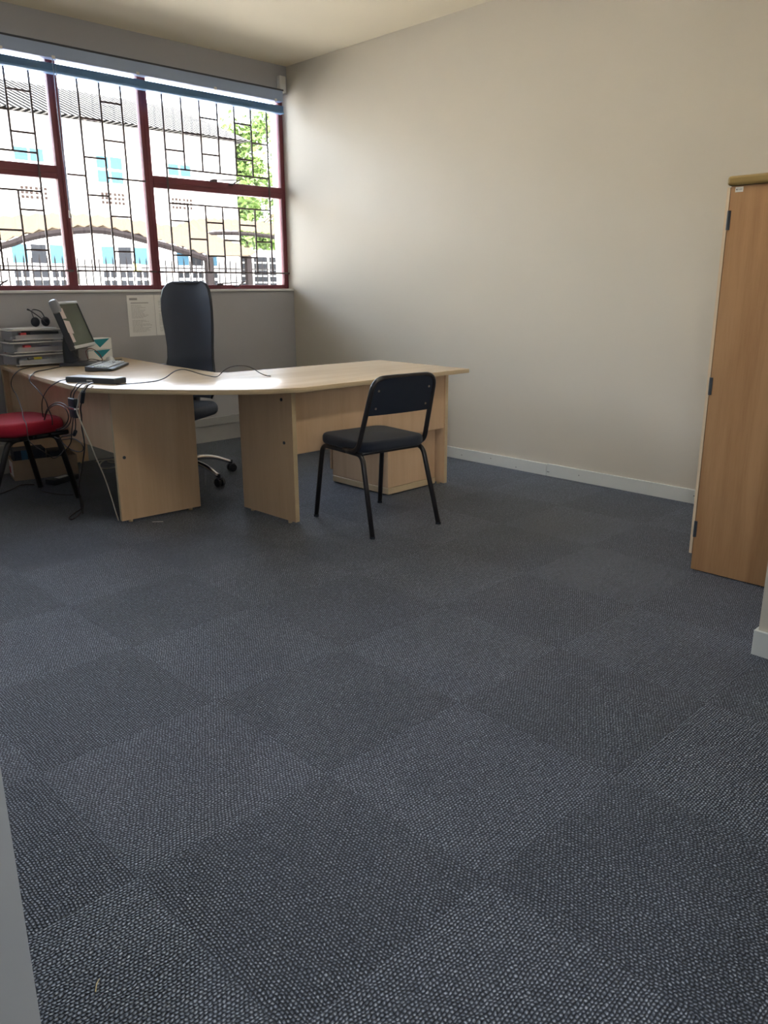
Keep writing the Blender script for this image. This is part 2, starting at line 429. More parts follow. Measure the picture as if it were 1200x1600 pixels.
V += [(2.46-.165*k, 2.19, 2.72) for k in range(1, 6)] + [(2.46-.165*k, 1.40, 1.935) for k in range(1, 6)] + [(1.47, 1.40, 2.72)]
Hh = [(1.36, 2.59, 2.72), (1.47, 2.46, 2.19), (1.47, 2.46, 1.937), (1.36, 2.62, 1.40)]
for k, zs in enumerate(((2.58, 2.315, 1.81, 1.54), (2.45, 1.67), (2.58, 2.32, 1.80, 1.53), (2.45, 1.67), (2.58, 2.32, 1.80), (2.45, 1.66))):
    for z in zs: Hh.append((2.46-.165*(k+1), 2.46-.165*k, z))
bars(V, Hh, 'dark staggered burglar bars in the window bay at the left photo edge', [(2.62, 1.40)])

# ---- venetian blind pulled right up
bl = empty('venetian_blind', (2.4, 5.80, 2.84))
link('head_rail', bx(bmesh.new(), (-2.05, -.03, -.085), (2.055, .03, 0), .004), ALUR, bl)
link('rail_lip', bx(bmesh.new(), (-2.055, -.036, -.004), (2.06, .034, .008), .002), DARKG, bl)
bm = bmesh.new()
for k in range(14): bx(bm, (-2.02, -.025+.002*(k % 2), -.161+k*.0034), (2.06, .025, -.1594+k*.0034))
tag(link('slat_stack', bm, ALU, bl), kind='stuff')
link('bottom_rail', bx(bmesh.new(), (-2.03, -.027, -.175), (2.065, .027, -.162), .003), ALU, bl)
for x in (-1.5, -.85, -.2, .14, .75, 1.4, 1.98):
    bm = bmesh.new(); bx(bm, (x-.012, -.034, -.09), (x+.012, -.03, -.07), .002); link('tape_clip', bm, WHITEP, bl)
bm = bmesh.new(); tube(bm, smoothpath([(.13, -.035, -.09), (.127, -.036, -.43), (.132, -.036, -.75), (.136, -.036, -1.05)]), .0025, 6)
tube(bm, smoothpath([(.15, -.035, -.09), (.145, -.036, -.45), (.14, -.036, -.8), (.139, -.036, -1.05)]), .0025, 6)
link('pull_cord', bm, ALUR, bl)
bm = bmesh.new(); tube(bm, [(.136, -.036, -1.04), (.138, -.036, -1.09)], [.007, .010], 10); link('cord_weight', bm, WHITEP, bl)
bm = bmesh.new(); tube(bm, smoothpath([(.139, -.036, -1.09), (.142, -.036, -1.3), (.147, -.036, -1.5)]), .002, 6); tube(bm, [(.147, -.036, -1.5), (.149, -.036, -1.54)], [.005, .007], 8)
link('cord_tail', bm, WHITEP, bl)
tag(bl, 'blue-grey venetian blind raised tight under its rail above the window', 'blind')

# ---- motion sensor
e = empty('motion_sensor', (4.485, 5.822, 2.90))
link('housing', bx(bmesh.new(), (-.032, -.022, -.062), (.032, .028, .062), .008, 3), WHITEP, e, True)
link('lens', bx(bmesh.new(), (-.022, -.026, -.05), (.022, -.02, -.0), .003), SILL, e)
tag(e, 'small white motion sensor high in the corner above the blind', 'sensor')

# ---- added fill light above the view, shaped as a twin-tube fitting
TUBE = bpy.data.materials.new('fill_tube'); TUBE.use_nodes = True
TUBE.node_tree.nodes['Principled BSDF'].inputs['Emission Color'].default_value = (1, .93, .82, 1)
TUBE.node_tree.nodes['Principled BSDF'].inputs['Emission Strength'].default_value = 15
for x, y in ((2.35, 1.75),):
    e = empty('fill_light', (x, y, 2.98))
    link('housing', bx(bmesh.new(), (-.6, -.11, 0), (.6, .11, .07), .01), WHITEP, e, True)
    for dy in (-.05, .05):
        bm = bmesh.new(); cyl(bm, (-.57, dy, -.02), (.57, dy, -.02), .014, 10); link('tube', bm, TUBE, e, 'all')
    tag(e, 'added twin-tube fill light, out of view over the open floor near the doorway', 'ceiling light')

# ================================================================ OUTSIDE
GR = mat('yard_paving', (.55, .52, .48), .9, noise=.1, nscale=.8)
FAC = mat('facade_render', (.42, .41, .385), .8, noise=.03, nscale=.5)
BRK = mat('vent_brick', (.022, .016, .014), .9, spec=0)
BGL = mat('far_window_glass', (.03, .07, .10), .9, spec=0)
LOUV = mat('louvre_grey', (.014, .015, .017), .9, spec=0)
def rooft():
    m = mat('corrugated_roof', (.42, .40, .38), .8)
    n = m.node_tree.nodes; l = m.node_tree.links; b = n['Principled BSDF']; b.inputs['Specular IOR Level'].default_value = 0; b.inputs['Roughness'].default_value = 1
    tc = n.new('ShaderNodeTexCoord'); wv = n.new('ShaderNodeTexWave'); wv.inputs['Scale'].default_value = 1.5; wv.bands_direction = 'X'
    wv.inputs['Distortion'].default_value = .3; wv.wave_profile = 'SAW'
    l.new(tc.outputs['Object'], wv.inputs['Vector'])
    r = n.new('ShaderNodeValToRGB'); r.color_ramp.elements[0].position = .58; r.color_ramp.elements[0].color = (.006, .006, .006, 1); r.color_ramp.elements[1].position = .63; r.color_ramp.elements[1].color = (.14, .137, .133, 1)
    l.new(wv.outputs['Fac'], r.inputs[0]); l.new(r.outputs[0], b.inputs['Base Color']); return m
ROOF = rooft()
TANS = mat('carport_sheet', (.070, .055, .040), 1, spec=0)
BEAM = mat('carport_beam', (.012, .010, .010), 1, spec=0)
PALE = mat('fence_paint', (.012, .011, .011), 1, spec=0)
struct('yard', (-40, 6.0, -.5), (60, 90, -.3), GR)['kind'] = 'structure'
FY = 25.0
bd = empty('office_building', (8, FY, -.3)); bd.rotation_euler = (0, 0, 0)
def L(x, y, z): return (x-8, y-FY, z+.3)
fb = link('wall', bx(bmesh.new(), L(-14, FY, -.3), L(17.1, FY+9, 6.25)), FAC, bd)
bm = bmesh.new()
v = [L(-14.4, FY-.5, 6.15), L(17.5, FY-.5, 6.15), L(17.5, FY+4.5, 7.95), L(-14.4, FY+4.5, 7.95), L(17.5, FY+9.4, 6.15), L(-14.4, FY+9.4, 6.15)]
vs = [bm.verts.new(p) for p in v]; bm.faces.new((vs[0], vs[1], vs[2], vs[3])); bm.faces.new((vs[3], vs[2], vs[4], vs[5]))
bm.faces.new((vs[1], vs[4], vs[2])); bm.faces.new((vs[0], vs[3], vs[5])); bm.faces.new((vs[0], vs[5], vs[4], vs[1]))
link('roof', bm, ROOF, bd)
for xc in (7.5, 9.95, 12.4, 14.85):
    f = box('window', L(xc-.46, FY-.05, 4.40), L(xc+.46, FY+.02, 5.25), WHITEP, bd)
    for dx in (-.23, .22):
        for dz in (4.62, 5.03): box('pane', L(xc+dx-.19, FY-.07, dz-.17), L(xc+dx+.19, FY-.04, dz+.17), BGL, f)
    for gx in (-.37, .05):
        for i in range(3):
            for j in range(3): box('air_brick', L(xc+.03+gx+i*.13, FY-.02, 3.83+j*.125), L(xc+.03+gx+i*.13+.08, FY+.01, 3.91+j*.125), BRK, bd)
for xc in (9.9, 12.65, 15.3):
    f = box('window', L(xc-.85, FY-.05, .9), L(xc+.85, FY+.02, 2.62), WHITEP, bd)
    for i, mm in ((0, BGL), (1, LOUV), (2, BGL)):
        x0 = xc-.78+i*.56
        box('pane', L(x0, FY-.07, 2.02), L(x0+.44, FY-.04, 2.55), mm, f)
        for z in (1.72, 1.42, 1.12):
            for k in (0, 1): box('pane', L(x0+k*.24, FY-.07, z-.11), L(x0+k*.24+.19, FY-.04, z+.11), LOUV, f)
tag(bd, 'sunlit white two-storey building with blue windows and dark roof beyond the carports', 'building')

# low louvred block at the far right
b2 = empty('louvred_outbuilding', (18.6, 25.9, -.3))
box('wall', (-1.2, .05, 0), (3.5, 1.6, 2.95), FAC, b2)
for k in range(5):
    bm = bmesh.new()
    for j in range(9): bx(bm, (-.95+k*.72, 0, .6+j*.24), (-.37+k*.72, .06, .78+j*.24))
    link('louvre_window', bm, LOUV, b2)
tag(b2, 'low building with grey louvred windows under the far carport', 'building')

def sheet_roof(name, rows, mats, label, beams, posts, base):
    e = empty(name, base); o = Vector(base)
    bm = bmesh.new(); N = 44
    def samp(row):
        sp = smoothpath(row, 12); # resample evenly
        d = [0]
        for i in range(1, len(sp)): d.append(d[-1]+(sp[i]-sp[i-1]).length)
        out = []
        for k in range(N+1):
            t = d[-1]*k/N; i = max(j for j in range(len(d)) if d[j] <= t+1e-9); i = min(i, len(sp)-2)
            out.append(sp[i].lerp(sp[i+1], (t-d[i])/max(1e-9, d[i+1]-d[i])))
        return out
    grid = [samp(r) for r in rows]
    G_ = [[bm.verts.new(p-o+Vector((0, 0, .05 if k % 2 else 0))) for k, p in enumerate(r)] for r in grid]
    G2 = [[bm.verts.new(v.co+Vector((0, 0, .02))) for v in r] for r in G_]
    for g in (G_, G2):
        for a, b in zip(g[:-1], g[1:]):
            for k in range(N): bm.faces.new((a[k], a[k+1], b[k+1], b[k]))
    for a, b in ((G_[0], G2[0]), (G_[-1], G2[-1])):
        for k in range(N): bm.faces.new((a[k], a[k+1], b[k+1], b[k]))
    link('roof_sheet', bm, TANS, e)
    for bi in beams:
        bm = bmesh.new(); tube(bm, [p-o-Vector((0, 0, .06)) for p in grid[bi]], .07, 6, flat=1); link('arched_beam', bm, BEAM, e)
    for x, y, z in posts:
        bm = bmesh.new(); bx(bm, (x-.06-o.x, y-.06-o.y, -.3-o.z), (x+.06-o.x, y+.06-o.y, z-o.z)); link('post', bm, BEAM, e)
    tag(e, label, 'carport'); return e
A = [(4.5, 16, 1.92), (5.66, 16, 2.10), (6.1, 16, 2.24), (6.59, 16, 2.35), (7.41, 16, 2.45), (8.02, 16, 2.41), (8.89, 16, 2.24), (9.46, 16, 2.11), (10.11, 16, 1.95)]
B = [(5.2, 17.5, 2.3), (6.24, 17.5, 2.44), (6.99, 17.5, 2.50), (7.76, 17.5, 2.55), (9.31, 17.5, 2.54), (10.37, 17.5, 2.44), (11.51, 17.5, 2.28), (12.28, 17.5, 2.05)]
Cc = [(5.6, 19, 2.62), (6.78, 19, 2.75), (7.71, 19, 2.86), (8.52, 19, 2.90), (9.7, 19, 2.86), (11.68, 19, 2.67), (12.51, 19, 2.5), (13.53, 19, 2.22)]
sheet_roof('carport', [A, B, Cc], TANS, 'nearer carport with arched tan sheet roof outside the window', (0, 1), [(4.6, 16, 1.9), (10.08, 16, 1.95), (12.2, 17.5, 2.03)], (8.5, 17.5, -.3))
D1 = [(13.6, 23, 2.6), (14.6, 23, 2.98), (15.6, 23, 3.05), (16.8, 23, 3.02), (18.2, 23, 2.85), (19.5, 23, 2.6)]
D2 = [(14.0, 24.4, 3.1), (14.9, 24.4, 3.42), (15.9, 24.4, 3.5), (17.1, 24.4, 3.5), (18.6, 24.4, 3.42), (20, 24.4, 3.2)]
sheet_roof('carport', [D1, D2], TANS, 'farther carport with flatter tan roof in front of the green tree', (0,), [(14.6, 23, 2.9), (18.9, 23, 2.7)], (16.5, 23.7, -.3))

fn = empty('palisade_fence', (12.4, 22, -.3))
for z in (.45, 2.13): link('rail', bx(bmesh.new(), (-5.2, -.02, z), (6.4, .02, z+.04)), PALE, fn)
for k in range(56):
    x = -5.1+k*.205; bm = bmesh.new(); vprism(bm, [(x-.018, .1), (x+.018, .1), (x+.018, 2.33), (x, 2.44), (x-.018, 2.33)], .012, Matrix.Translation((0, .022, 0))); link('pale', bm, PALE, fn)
tag(fn, 'grey palisade fence of pointed pales across the yard', 'fence')
e = empty('warning_sign', (11.45, 21.93, 1.75)); link('plate', bx(bmesh.new(), (-.12, -.01, 0), (.13, .01, .20)), YELLOW, e)
tag(e, 'small yellow sign fixed on the palisade fence', 'sign')

def leafmat(name, c):
    m = mat(name, c, .6, noise=.35, nscale=3); b = m.node_tree.nodes['Principled BSDF']; b.inputs['Subsurface Weight'].default_value = 0; return m
LEAF = leafmat('leaf', (.075, .13, .022)); BARK = mat('bark', (.10, .075, .05), .9)
def tree(loc, h, crown, label, n, seed, bare=False):
    rnd = random.Random(seed); e = empty('tree', loc)
    bm = bmesh.new(); tube(bm, smoothpath([(0, 0, 0), (.1, .05, h*.3), (-.05, 0, h*.55), (.05, 0, h*.8)]), [.16-.004*k for k in range(19)], 8)
    tips = []
    for k in range(16 if bare else 12):
        a = rnd.random()*6.28; z = h*(.3+.5*rnd.random()); r = crown*(.4+.5*rnd.random())
        end = Vector((math.cos(a)*r, math.sin(a)*r, z+r*.5)); tips.append(end)
        tube(bm, smoothpath([(0, 0, z*.9), (end.x*.4, end.y*.4, z+.1), tuple(end)], 3), [.06-.007*i for i in range(7)], 5)
    link('trunk', bm, BARK, e)
    if not bare:
        bm = bmesh.new()
        cs = [Vector((rnd.gauss(0, crown*.42), rnd.gauss(0, crown*.35), h*.66+rnd.gauss(0, h*.17))) for _ in range(26)]
        for k in range(n):
            c = cs[k % len(cs)]; p = c+Vector((rnd.gauss(0, .38), rnd.gauss(0, .38), rnd.gauss(0, .3)))
            s = .09+.07*rnd.random(); u = Vector((rnd.gauss(0, 1), rnd.gauss(0, 1), rnd.gauss(0, .6))).normalized(); v = u.cross(Vector((rnd.gauss(0, 1), rnd.gauss(0, 1), rnd.gauss(0, 1)))).normalized()
            bm.faces.new([bm.verts.new(p+u*s), bm.verts.new(p+v*s*.5), bm.verts.new(p-u*s), bm.verts.new(p-v*s*.5)])
        link('foliage', bm, LEAF, e)
    tag(e, label, 'tree')
tree((20.9, 30, -.3), 7.6, 2.6, 'leafy green tree filling the right side of the window view', 9000, 3)
tree((26, 33, -.3), 6.6, 2.2, 'leafy tree farther right behind the carports', 4000, 5)
tree((3.5, 12.4, -.3), 5.6, 2.1, 'bare branched tree at the left edge of the window view', 0, 11, True)

# ================================================================ CORNER DESK
dk = empty('corner_desk', (2.3, 3.8, 0))
def d(p): return (p[0]-2.3, p[1]-3.8) + ((p[2],) if len(p) > 2 else ())
ZD = .765
arc = smoothpath([(1.785, 4.16, 0), (1.885, 3.965, 0), (2.03, 3.765, 0), (2.165, 3.60, 0), (2.32, 3.45, 0), (2.47, 3.345, 0), (2.61, 3.288, 0)], 4)
outline = [(1.95, 5.82), (1.855, 5.1), (1.80, 4.4)] + [(p.x, p.y) for p in arc] + [(3.958, 3.288), (4.01, 4.165), (2.76, 4.235), (2.712, 4.29), (2.75, 4.95), (2.85, 5.82)]
bm = bmesh.new(); prism(bm, [d(p) for p in outline], ZD-.026, ZD, bev=.0025)
bm.normal_update()
for f in bm.faces:
    f.material_index = 0 if abs(f.normal.z) > .8 else 1
link('desktop', bm, [MAPLE_X, EDGE], dk, True)
def panel(name, a, b, m=MAPLE_Z):
    return link(name, bx(bmesh.new(), d(a), d(b), .0015, 1), m, dk)
# two broad slab legs by the rounded corner, one at each outer end
def slab(p0, p1, th, z0, z1, name='slab_leg'):
    a = Vector(d((p0[0], p0[1]))+(0,)); b = Vector(d((p1[0], p1[1]))+(0,)); u = (b-a).normalized(); nn = Vector((-u.y, u.x, 0))
    bm = bmesh.new(); prism(bm, [(a)[:2], (b)[:2], (b+nn*th)[:2], (a+nn*th)[:2]], z0, z1, bev=.0012)
    bm.normal_update()
    for f in bm.faces: f.material_index = 1 if abs(f.normal.dot(u)) > .8 else 0
    return link(name, bm, [MAPLE_Z, EDGE], dk)
ZL = ZD-.0262
lg1 = slab((1.905, 4.075), (2.39, 4.041), .025, .012, ZL)
lg2 = slab((2.578, 3.362), (2.566, 3.843), -.028, .012, ZL)
lg3 = slab((3.842, 3.385), (3.842, 4.06), -.026, .012, ZL)
lg4 = slab((1.95, 5.79), (2.49, 5.79), .025, .012, ZL)
slab((1.935, 4.135), (1.985, 5.785), -.02, .385, ZL, 'modesty_panel')
slab((2.60, 3.41), (3.84, 3.395), .02, .383, ZL, 'modesty_panel')
def fitting(p, nrm, leg):
    bm = bmesh.new(); P = Vector(d(p)); n_ = Vector(nrm); cyl(bm, P-n_*.002, P+n_*.002, .009, 12); link('cam_fitting', bm, DARKG, dk)
fitting((1.95, 4.069, .372), (.07, 1, 0), lg1)
fitting((2.569, 3.44, .69), (-1, 0, 0), lg2); fitting((2.569, 3.43, .455), (-1, 0, 0), lg2)
for x, y in ((1.96, 4.083), (2.33, 4.058), (2.584, 3.42), (2.584, 3.78), (3.856, 3.45), (3.856, 4.0), (2.0, 5.803), (2.44, 5.803)):
    bm = bmesh.new(); cyl(bm, d((x, y, 0)), d((x, y, .013)), .012, 12); link('foot_glide', bm, EDGE, dk)
tag(dk, 'large pale maple L-shaped corner desk with rounded front and slab legs', 'desk')

# ---- mobile pedestal under the right wing
pd = empty('drawer_pedestal', (3.6, 3.73, 0))
link('carcass', bx(bmesh.new(), (-.22, -.285, .05), (.215, .25, .60), .002, 1), MAPLE_Z, pd)
link('plinth', bx(bmesh.new(), (-.222, -.288, .008), (.217, .25, .048), .002, 1), EDGE, pd)
link('top_panel', bx(bmesh.new(), (-.225, -.29, .602), (.22, .275, .62), .002, 1), MAPLE_X, pd)
for k in range(3):
    dr = link('drawer', bx(bmesh.new(), (-.222, .256, .09+k*.17), (.217, .274, .09+k*.17+.164), .002, 1), MAPLE_Z, pd)
    link('drawer_handle', bx(bmesh.new(), (-.06, .276, .16+k*.17), (.06, .292, .175+k*.17), .004), STEEL, dr)
tag(pd, 'pale maple drawer pedestal under the right wing of the desk', 'drawers')

# ================================================================ BLACK VISITOR CHAIR
ch = empty('visitor_chair', (2.965, 3.12, 0), math.radians(-7.2))
# feet local: rear at y -.27, front at y +.27
RL, RR, FL, FR = (-.245, -.27), (.205, -.27), (-.222, .27), (.242, .27)
def chair_leg(top, foot, z1, r=.011): pass
for sx, rear, front in ((-1, (-.228, -.275), (-.232, .268)), (1, (.222, -.280), (.236, .282))):
    xs = .205*sx
    bm = bmesh.new()
    pts = fillet([(rear[0], rear[1], .006), (xs, -.16, .425), (xs, -.02, .425)], .05)
    tube(bm, pts, .0135, 12); link('leg', bm, BLACKM, ch, 'all')
    bm = bmesh.new()
    pts = fillet([(front[0], front[1], .006), (xs*1.02, .215, .425), (xs, -.02, .425)], .05)
    tube(bm, pts, .0135, 12); link('leg', bm, BLACKM, ch, 'all')
    for f in (rear, front):
        bm = bmesh.new(); cyl(bm, (f[0], f[1], 0), (f[0], f[1], .012), .0155, 12); link('foot_cap', bm, BLACKP, ch)
bm = bmesh.new(); cyl(bm, (-.2, -.13, .425), (.2, -.13, .425), .011, 10); cyl(bm, (-.2, .17, .425), (.2, .17, .425), .011, 10); link('seat_rail', bm, BLACKM, ch, 'all')
# back hoop: rises from the sides of the seat, leans back, rounded at the top
bm = bmesh.new()
hoop = fillet([(-.225, -.02, .437), (-.225, -.145, .44), (-.20, -.265, .80+.03), (.20, -.265, .80+.03), (.225, -.145, .44), (.225, -.02, .437)], .07, 8)
tube(bm, hoop, .0135, 12, flat=1); link('back_hoop', bm, BLACKM, ch, 'all')
bm = bmesh.new()
t = bmesh.new(); bmesh.ops.create_cube(t, size=1); bmesh.ops.scale(t, vec=(.445, .435, .058), verts=t.verts)
vert_e = [e for e in t.edges if abs(e.verts[0].co.z-e.verts[1].co.z) > .01]
bmesh.ops.bevel(t, geom=vert_e, offset=.075, segments=6, affect='EDGES', profile=.5)
top_e = [e for e in t.edges if abs(e.verts[0].co.z-e.verts[1].co.z) < 1e-5 and len(e.link_faces) == 2 and any(abs(f.normal.z) > .9 for f in e.link_faces) and not all(abs(f.normal.z) > .9 for f in e.link_faces)]
bmesh.ops.bevel(t, geom=top_e, offset=.02, segments=4, affect='EDGES', profile=.5)
bmesh.ops.translate(t, vec=(0, .03, .463), verts=t.verts); merge(bm, t)
link('seat', bm, BLACKF, ch, 'all')
# curved moulded back shell inside the hoop
def shell(w0, w1, z0, z1, r, curve, th, N=18):
    """rounded-top plate bent around the vertical axis: returns bmesh in x,z with y = depth"""
    rows = []
    for j in range(15):
        t_ = j/14; z = z0+(z1-z0)*t_; w_ = w0+(w1-w0)*t_
        dz = z1-z
        if dz < r: w_ = w_-2*(r-math.sqrt(max(0, r*r-(r-dz)**2)))
        if z-z0 < .015: w_ -= 2*(.015-(z-z0))*.4
        rows.append((z, w_/2))
    return rows
def back_plate(rows, yf, th, mi=0):
    bm = bmesh.new(); N = 14; F, B_ = [], []
    for z, hw in rows:
        F.append([bm.verts.new((-hw+2*hw*i/N, yf(-hw+2*hw*i/N, z), z)) for i in range(N+1)])
        B_.append([bm.verts.new((-hw+2*hw*i/N, yf(-hw+2*hw*i/N, z)+th, z)) for i in range(N+1)])
    for g in (F, B_):
        for a, b in zip(g[:-1], g[1:]):
            for i in range(N): bm.faces.new((a[i], a[i+1], b[i+1], b[i]))
    for k in (0, -1):
        for i in range(N): bm.faces.new((F[k][i], F[k][i+1], B_[k][i+1], B_[k][i]))
    for a, b, c, d_ in zip(F[:-1], F[1:], B_[:-1], B_[1:]):
        bm.faces.new((a[0], b[0], d_[0], c[0])); bm.faces.new((a[-1], b[-1], d_[-1], c[-1]))
    return bm
SHELLB = mat('back_shell_plastic', (.016, .024, .042), .45, noise=.1)
rows = shell(.415, .405, .635, .828, .055, 0, .0)
yb = lambda x, z: -.145-(z-.44)*.308-.006-.012*(1-(x/.2)**2)
link('backrest', back_plate(rows, yb, .012), SHELLB, ch, True)
for x in (-.165, .165):
    for z in (.672, .765):
        bm = bmesh.new(); y = yb(x, z); cyl(bm, (x, y-.003, z), (x, y+.002, z), .006, 10); link('bolt', bm, STEEL, ch)
tag(ch, 'black visitor chair with fabric seat and tube frame in front of the desk', 'chair')

# ================================================================ RED VISITOR CHAIR
rc = empty('visitor_chair', (1.712, 5.0, 0), math.radians(-82))
bm = bmesh.new()
t = bmesh.new(); bmesh.ops.create_cube(t, size=1); bmesh.ops.scale(t, vec=(.50, .47, .085), verts=t.verts)
vert_e = [e for e in t.edges if abs(e.verts[0].co.z-e.verts[1].co.z) > .01]
bmesh.ops.bevel(t, geom=vert_e, offset=.14, segments=8, affect='EDGES', profile=.5)
top_e = [e for e in t.edges if abs(e.verts[0].co.z-e.verts[1].co.z) < 1e-5 and any(abs(f.normal.z) > .9 for f in e.link_faces) and not all(abs(f.normal.z) > .9 for f in e.link_faces)]
bmesh.ops.bevel(t, geom=top_e, offset=.038, segments=5, affect='EDGES', profile=.5)
bmesh.ops.translate(t, vec=(0, 0, .475), verts=t.verts); merge(bm, t)
link('seat', bm, REDF, rc, 'all')
link('seat_base', bx(bmesh.new(), (-.2, -.18, .418), (.2, .18, .434), .01, 2), BLACKP, rc)
for sx in (-1, 1):
    xs = .205*sx
    for ys, ft in ((.15, .235), (-.15, -.33)):
        bm = bmesh.new(); tube(bm, fillet([(xs, 0, .422), (xs, ys, .422), (xs*1.1, ft, .006)], .06), .0135, 12, flat=1.35)
        link('leg', bm, BLACKM, rc, 'all')
        bm = bmesh.new(); cyl(bm, (xs*1.1, ft, 0), (xs*1.1, ft, .014), .017, 12); link('foot_cap', bm, BLACKP, rc)
bm = bmesh.new(); tube(bm, [(.225, .10, .425), (.225, .26, .425)], .014, 12); 
link('frame_stub', bm, BLACKM, rc, 'all')
bm = bmesh.new(); cyl(bm, (-.225, 0, .422), (.225, 0, .422), .012, 10); cyl(bm, (-.225, -.12, .422), (.225, -.12, .422), .012, 10); link('cross_rail', bm, BLACKM, rc, 'all')
for sx in (-1, 1):
    bm = bmesh.new(); tube(bm, fillet([(.225*sx, -.1, .422), (.225*sx, -.24, .44), (.2*sx, -.30, .84)], .05), .0115, 10); link('back_post', bm, BLACKM, rc, 'all')
rows = shell(.44, .42, .56, .88, .09, 0, 0)
link('backrest', back_plate(rows, lambda x, z: -.24-(z-.44)*.15, .05), REDF, rc, True)
tag(rc, 'visitor chair with red fabric seat at the left photo edge', 'chair')

# ================================================================ SWIVEL CHAIR
sc_ = empty('swivel_chair', (2.70, 4.80, 0), math.radians(120))     # +y local is the way it faces
star = []
for k, a in enumerate([-1.39+2*PI/5*q for q in range(5)]):
    # angles are given in the room frame, turned back by the chair's own rotation
    aa = a - math.radians(120)
    c, s = math.cos(aa), math.sin(aa)
    bm = bmesh.new()
    tube(bm, smoothpath([(c*.03, s*.03, .125), (c*.15, s*.15, .135), (c*.26, s*.26, .118), (c*.375, s*.375, .072)], 5), [.026-.0006*i for i in range(16)], 10, flat=.8)
    link('star_leg', bm, CHROME, sc_, 'all')
    cs = empty('c', (0, 0, 0)); bpy.data.objects.remove(cs)
    bm = bmesh.new(); px, py = c*.385, s*.385
    n_ = Vector((-s, c, 0))
    P = Vector((px, py, .029))
    for sg in (-1, 1):
        cyl(bm, P+n_*.006*sg, P+n_*.026*sg, .028, 16)
    cyl(bm, (px, py, .03), (px, py, .085), .008, 8)
    bx(bm, (px-.02, py-.02, .045), (px+.02, py+.02, .06), .006)
    link('castor', bm, BLACKP, sc_, True)
bm = bmesh.new(); cyl(bm, (0, 0, .10), (0, 0, .17), .03, 16); link('hub', bm, CHROME, sc_, True)
bm = bmesh.new(); cyl(bm, (0, 0, .15), (0, 0, .30), .025, 16); cyl(bm, (0, 0, .3), (0, 0, .41), .014, 12); link('gas_lift', bm, BLACKP, sc_, True)
bm = bmesh.new(); bx(bm, (-.09, -.1, .40), (.09, .12, .435), .012); link('tilt_mechanism', bm, BLACKP, sc_, True)
bm = bmesh.new()
t = bmesh.new(); bmesh.ops.create_cube(t, size=1); bmesh.ops.scale(t, vec=(.50, .49, .085), verts=t.verts)
ve = [e for e in t.edges if abs(e.verts[0].co.z-e.verts[1].co.z) > .01]
bmesh.ops.bevel(t, geom=ve, offset=.12, segments=7, affect='EDGES', profile=.5)
te = [e for e in t.edges if abs(e.verts[0].co.z-e.verts[1].co.z) < 1e-5 and any(abs(f.normal.z) > .9 for f in e.link_faces) and not all(abs(f.normal.z) > .9 for f in e.link_faces)]
bmesh.ops.bevel(t, geom=te, offset=.036, segments=4, affect='EDGES', profile=.5)
bmesh.ops.translate(t, vec=(0, .03, .48), verts=t.verts); merge(bm, t)
link('seat', bm, MESHM, sc_, 'all')
# tall back, waisted, rounded top, with a rim
prof = [(.54, .17), (.60, .20), (.66, .196), (.72, .182), (.80, .168), (.88, .168), (.96, .174), (1.04, .181), (1.12, .185), (1.20, .182), (1.26, .168), (1.29, .145), (1.305, .115)]
rows = []
for i in range(len(prof)-1):
    for k in range(2):
        t_ = k/2; rows.append((prof[i][0]*(1-t_)+prof[i+1][0]*t_, prof[i][1]*(1-t_)+prof[i+1][1]*t_))
rows.append(prof[-1])
def by(x, z):
    u = (z-.52)/.78
    return -.235-.10*u-.03*math.sin(u*PI*1.4)+.05*(x/.19)**2
link('backrest', back_plate(rows, by, .03), MESHM, sc_, True)
bm = bmesh.new(); rim = [(-hw, by(-hw, z)+.015, z) for z, hw in rows]+[(hw, by(hw, z)+.015, z) for z, hw in rows[::-1]]
tube(bm, rim, .012, 8); link('back_rim', bm, BLACKP, sc_, 'all')
bm = bmesh.new(); tube(bm, smoothpath([(0, -.05, .41), (0, -.26, .43), (0, -.30, .6), (0, -.33, .8)], 5), .022, 8, flat=1.6); link('spine', bm, BLACKP, sc_, 'all')
link('lumbar_knob', bx(bmesh.new(), (.165, -.26, .742), (.225, -.225, .762), .006), BLACKP, sc_, True)
tag(sc_, 'tall dark mesh-backed swivel chair with chrome star base behind the desk', 'chair')

# ================================================================ CUPBOARD
cb = empty('cupboard', (3.89, 1.24, 0))
link('side_panel', bx(bmesh.new(), (-.46, -.27, .004), (-.442, .25, 1.658), .001, 1), BEECH, cb)
link('side_panel', bx(bmesh.new(), (.442, -.27, .004), (.46, .25, 1.658), .001, 1), BEECH, cb)
link('back_panel', bx(bmesh.new(), (-.441, -.268, .01), (.441, -.262, 1.655)), BEECH, cb)
link('plinth', bx(bmesh.new(), (-.441, .215, .004), (.441, .23, .075)), BEECH, cb)
for z in (.08, .62, 1.15): link('shelf', bx(bmesh.new(), (-.441, -.26, z), (.441, .225, z+.018)), BEECH, cb)
bm = bmesh.new(); bx(bm, (-.475, -.28, 1.66), (.475, .264, 1.697), .012, 4); link('top_panel', bm, BEECHT, cb, True)
for sx in (-1, 1):
    dr = link('door', bx(bmesh.new(), (.002*sx if sx > 0 else -.459, .2525, .078), (.459 if sx > 0 else -.002, .2655, 1.655), .001, 1), [BEECH], cb)
    link('door_edging', bx(bmesh.new(), (.4592*sx-.0008, .2527, .078), (.4592*sx+.0008, .2657, 1.655)), BEECHE, dr)
    link('door_handle', bx(bmesh.new(), (.05*sx-.006, .27, .95), (.05*sx+.006, .295, 1.07), .004), STEEL, dr)
for z in (.16, .81, 1.44+.05):
    for sx in (-1, 1):
        bm = bmesh.new(); cyl(bm, (.4625*sx, .249, z), (.4625*sx, .249, z+.075), .005, 10); bx(bm, (.461*sx-.002, .240, z), (.461*sx+.002, .249, z+.075)); link('hinge', bm, DARKG, cb, True)
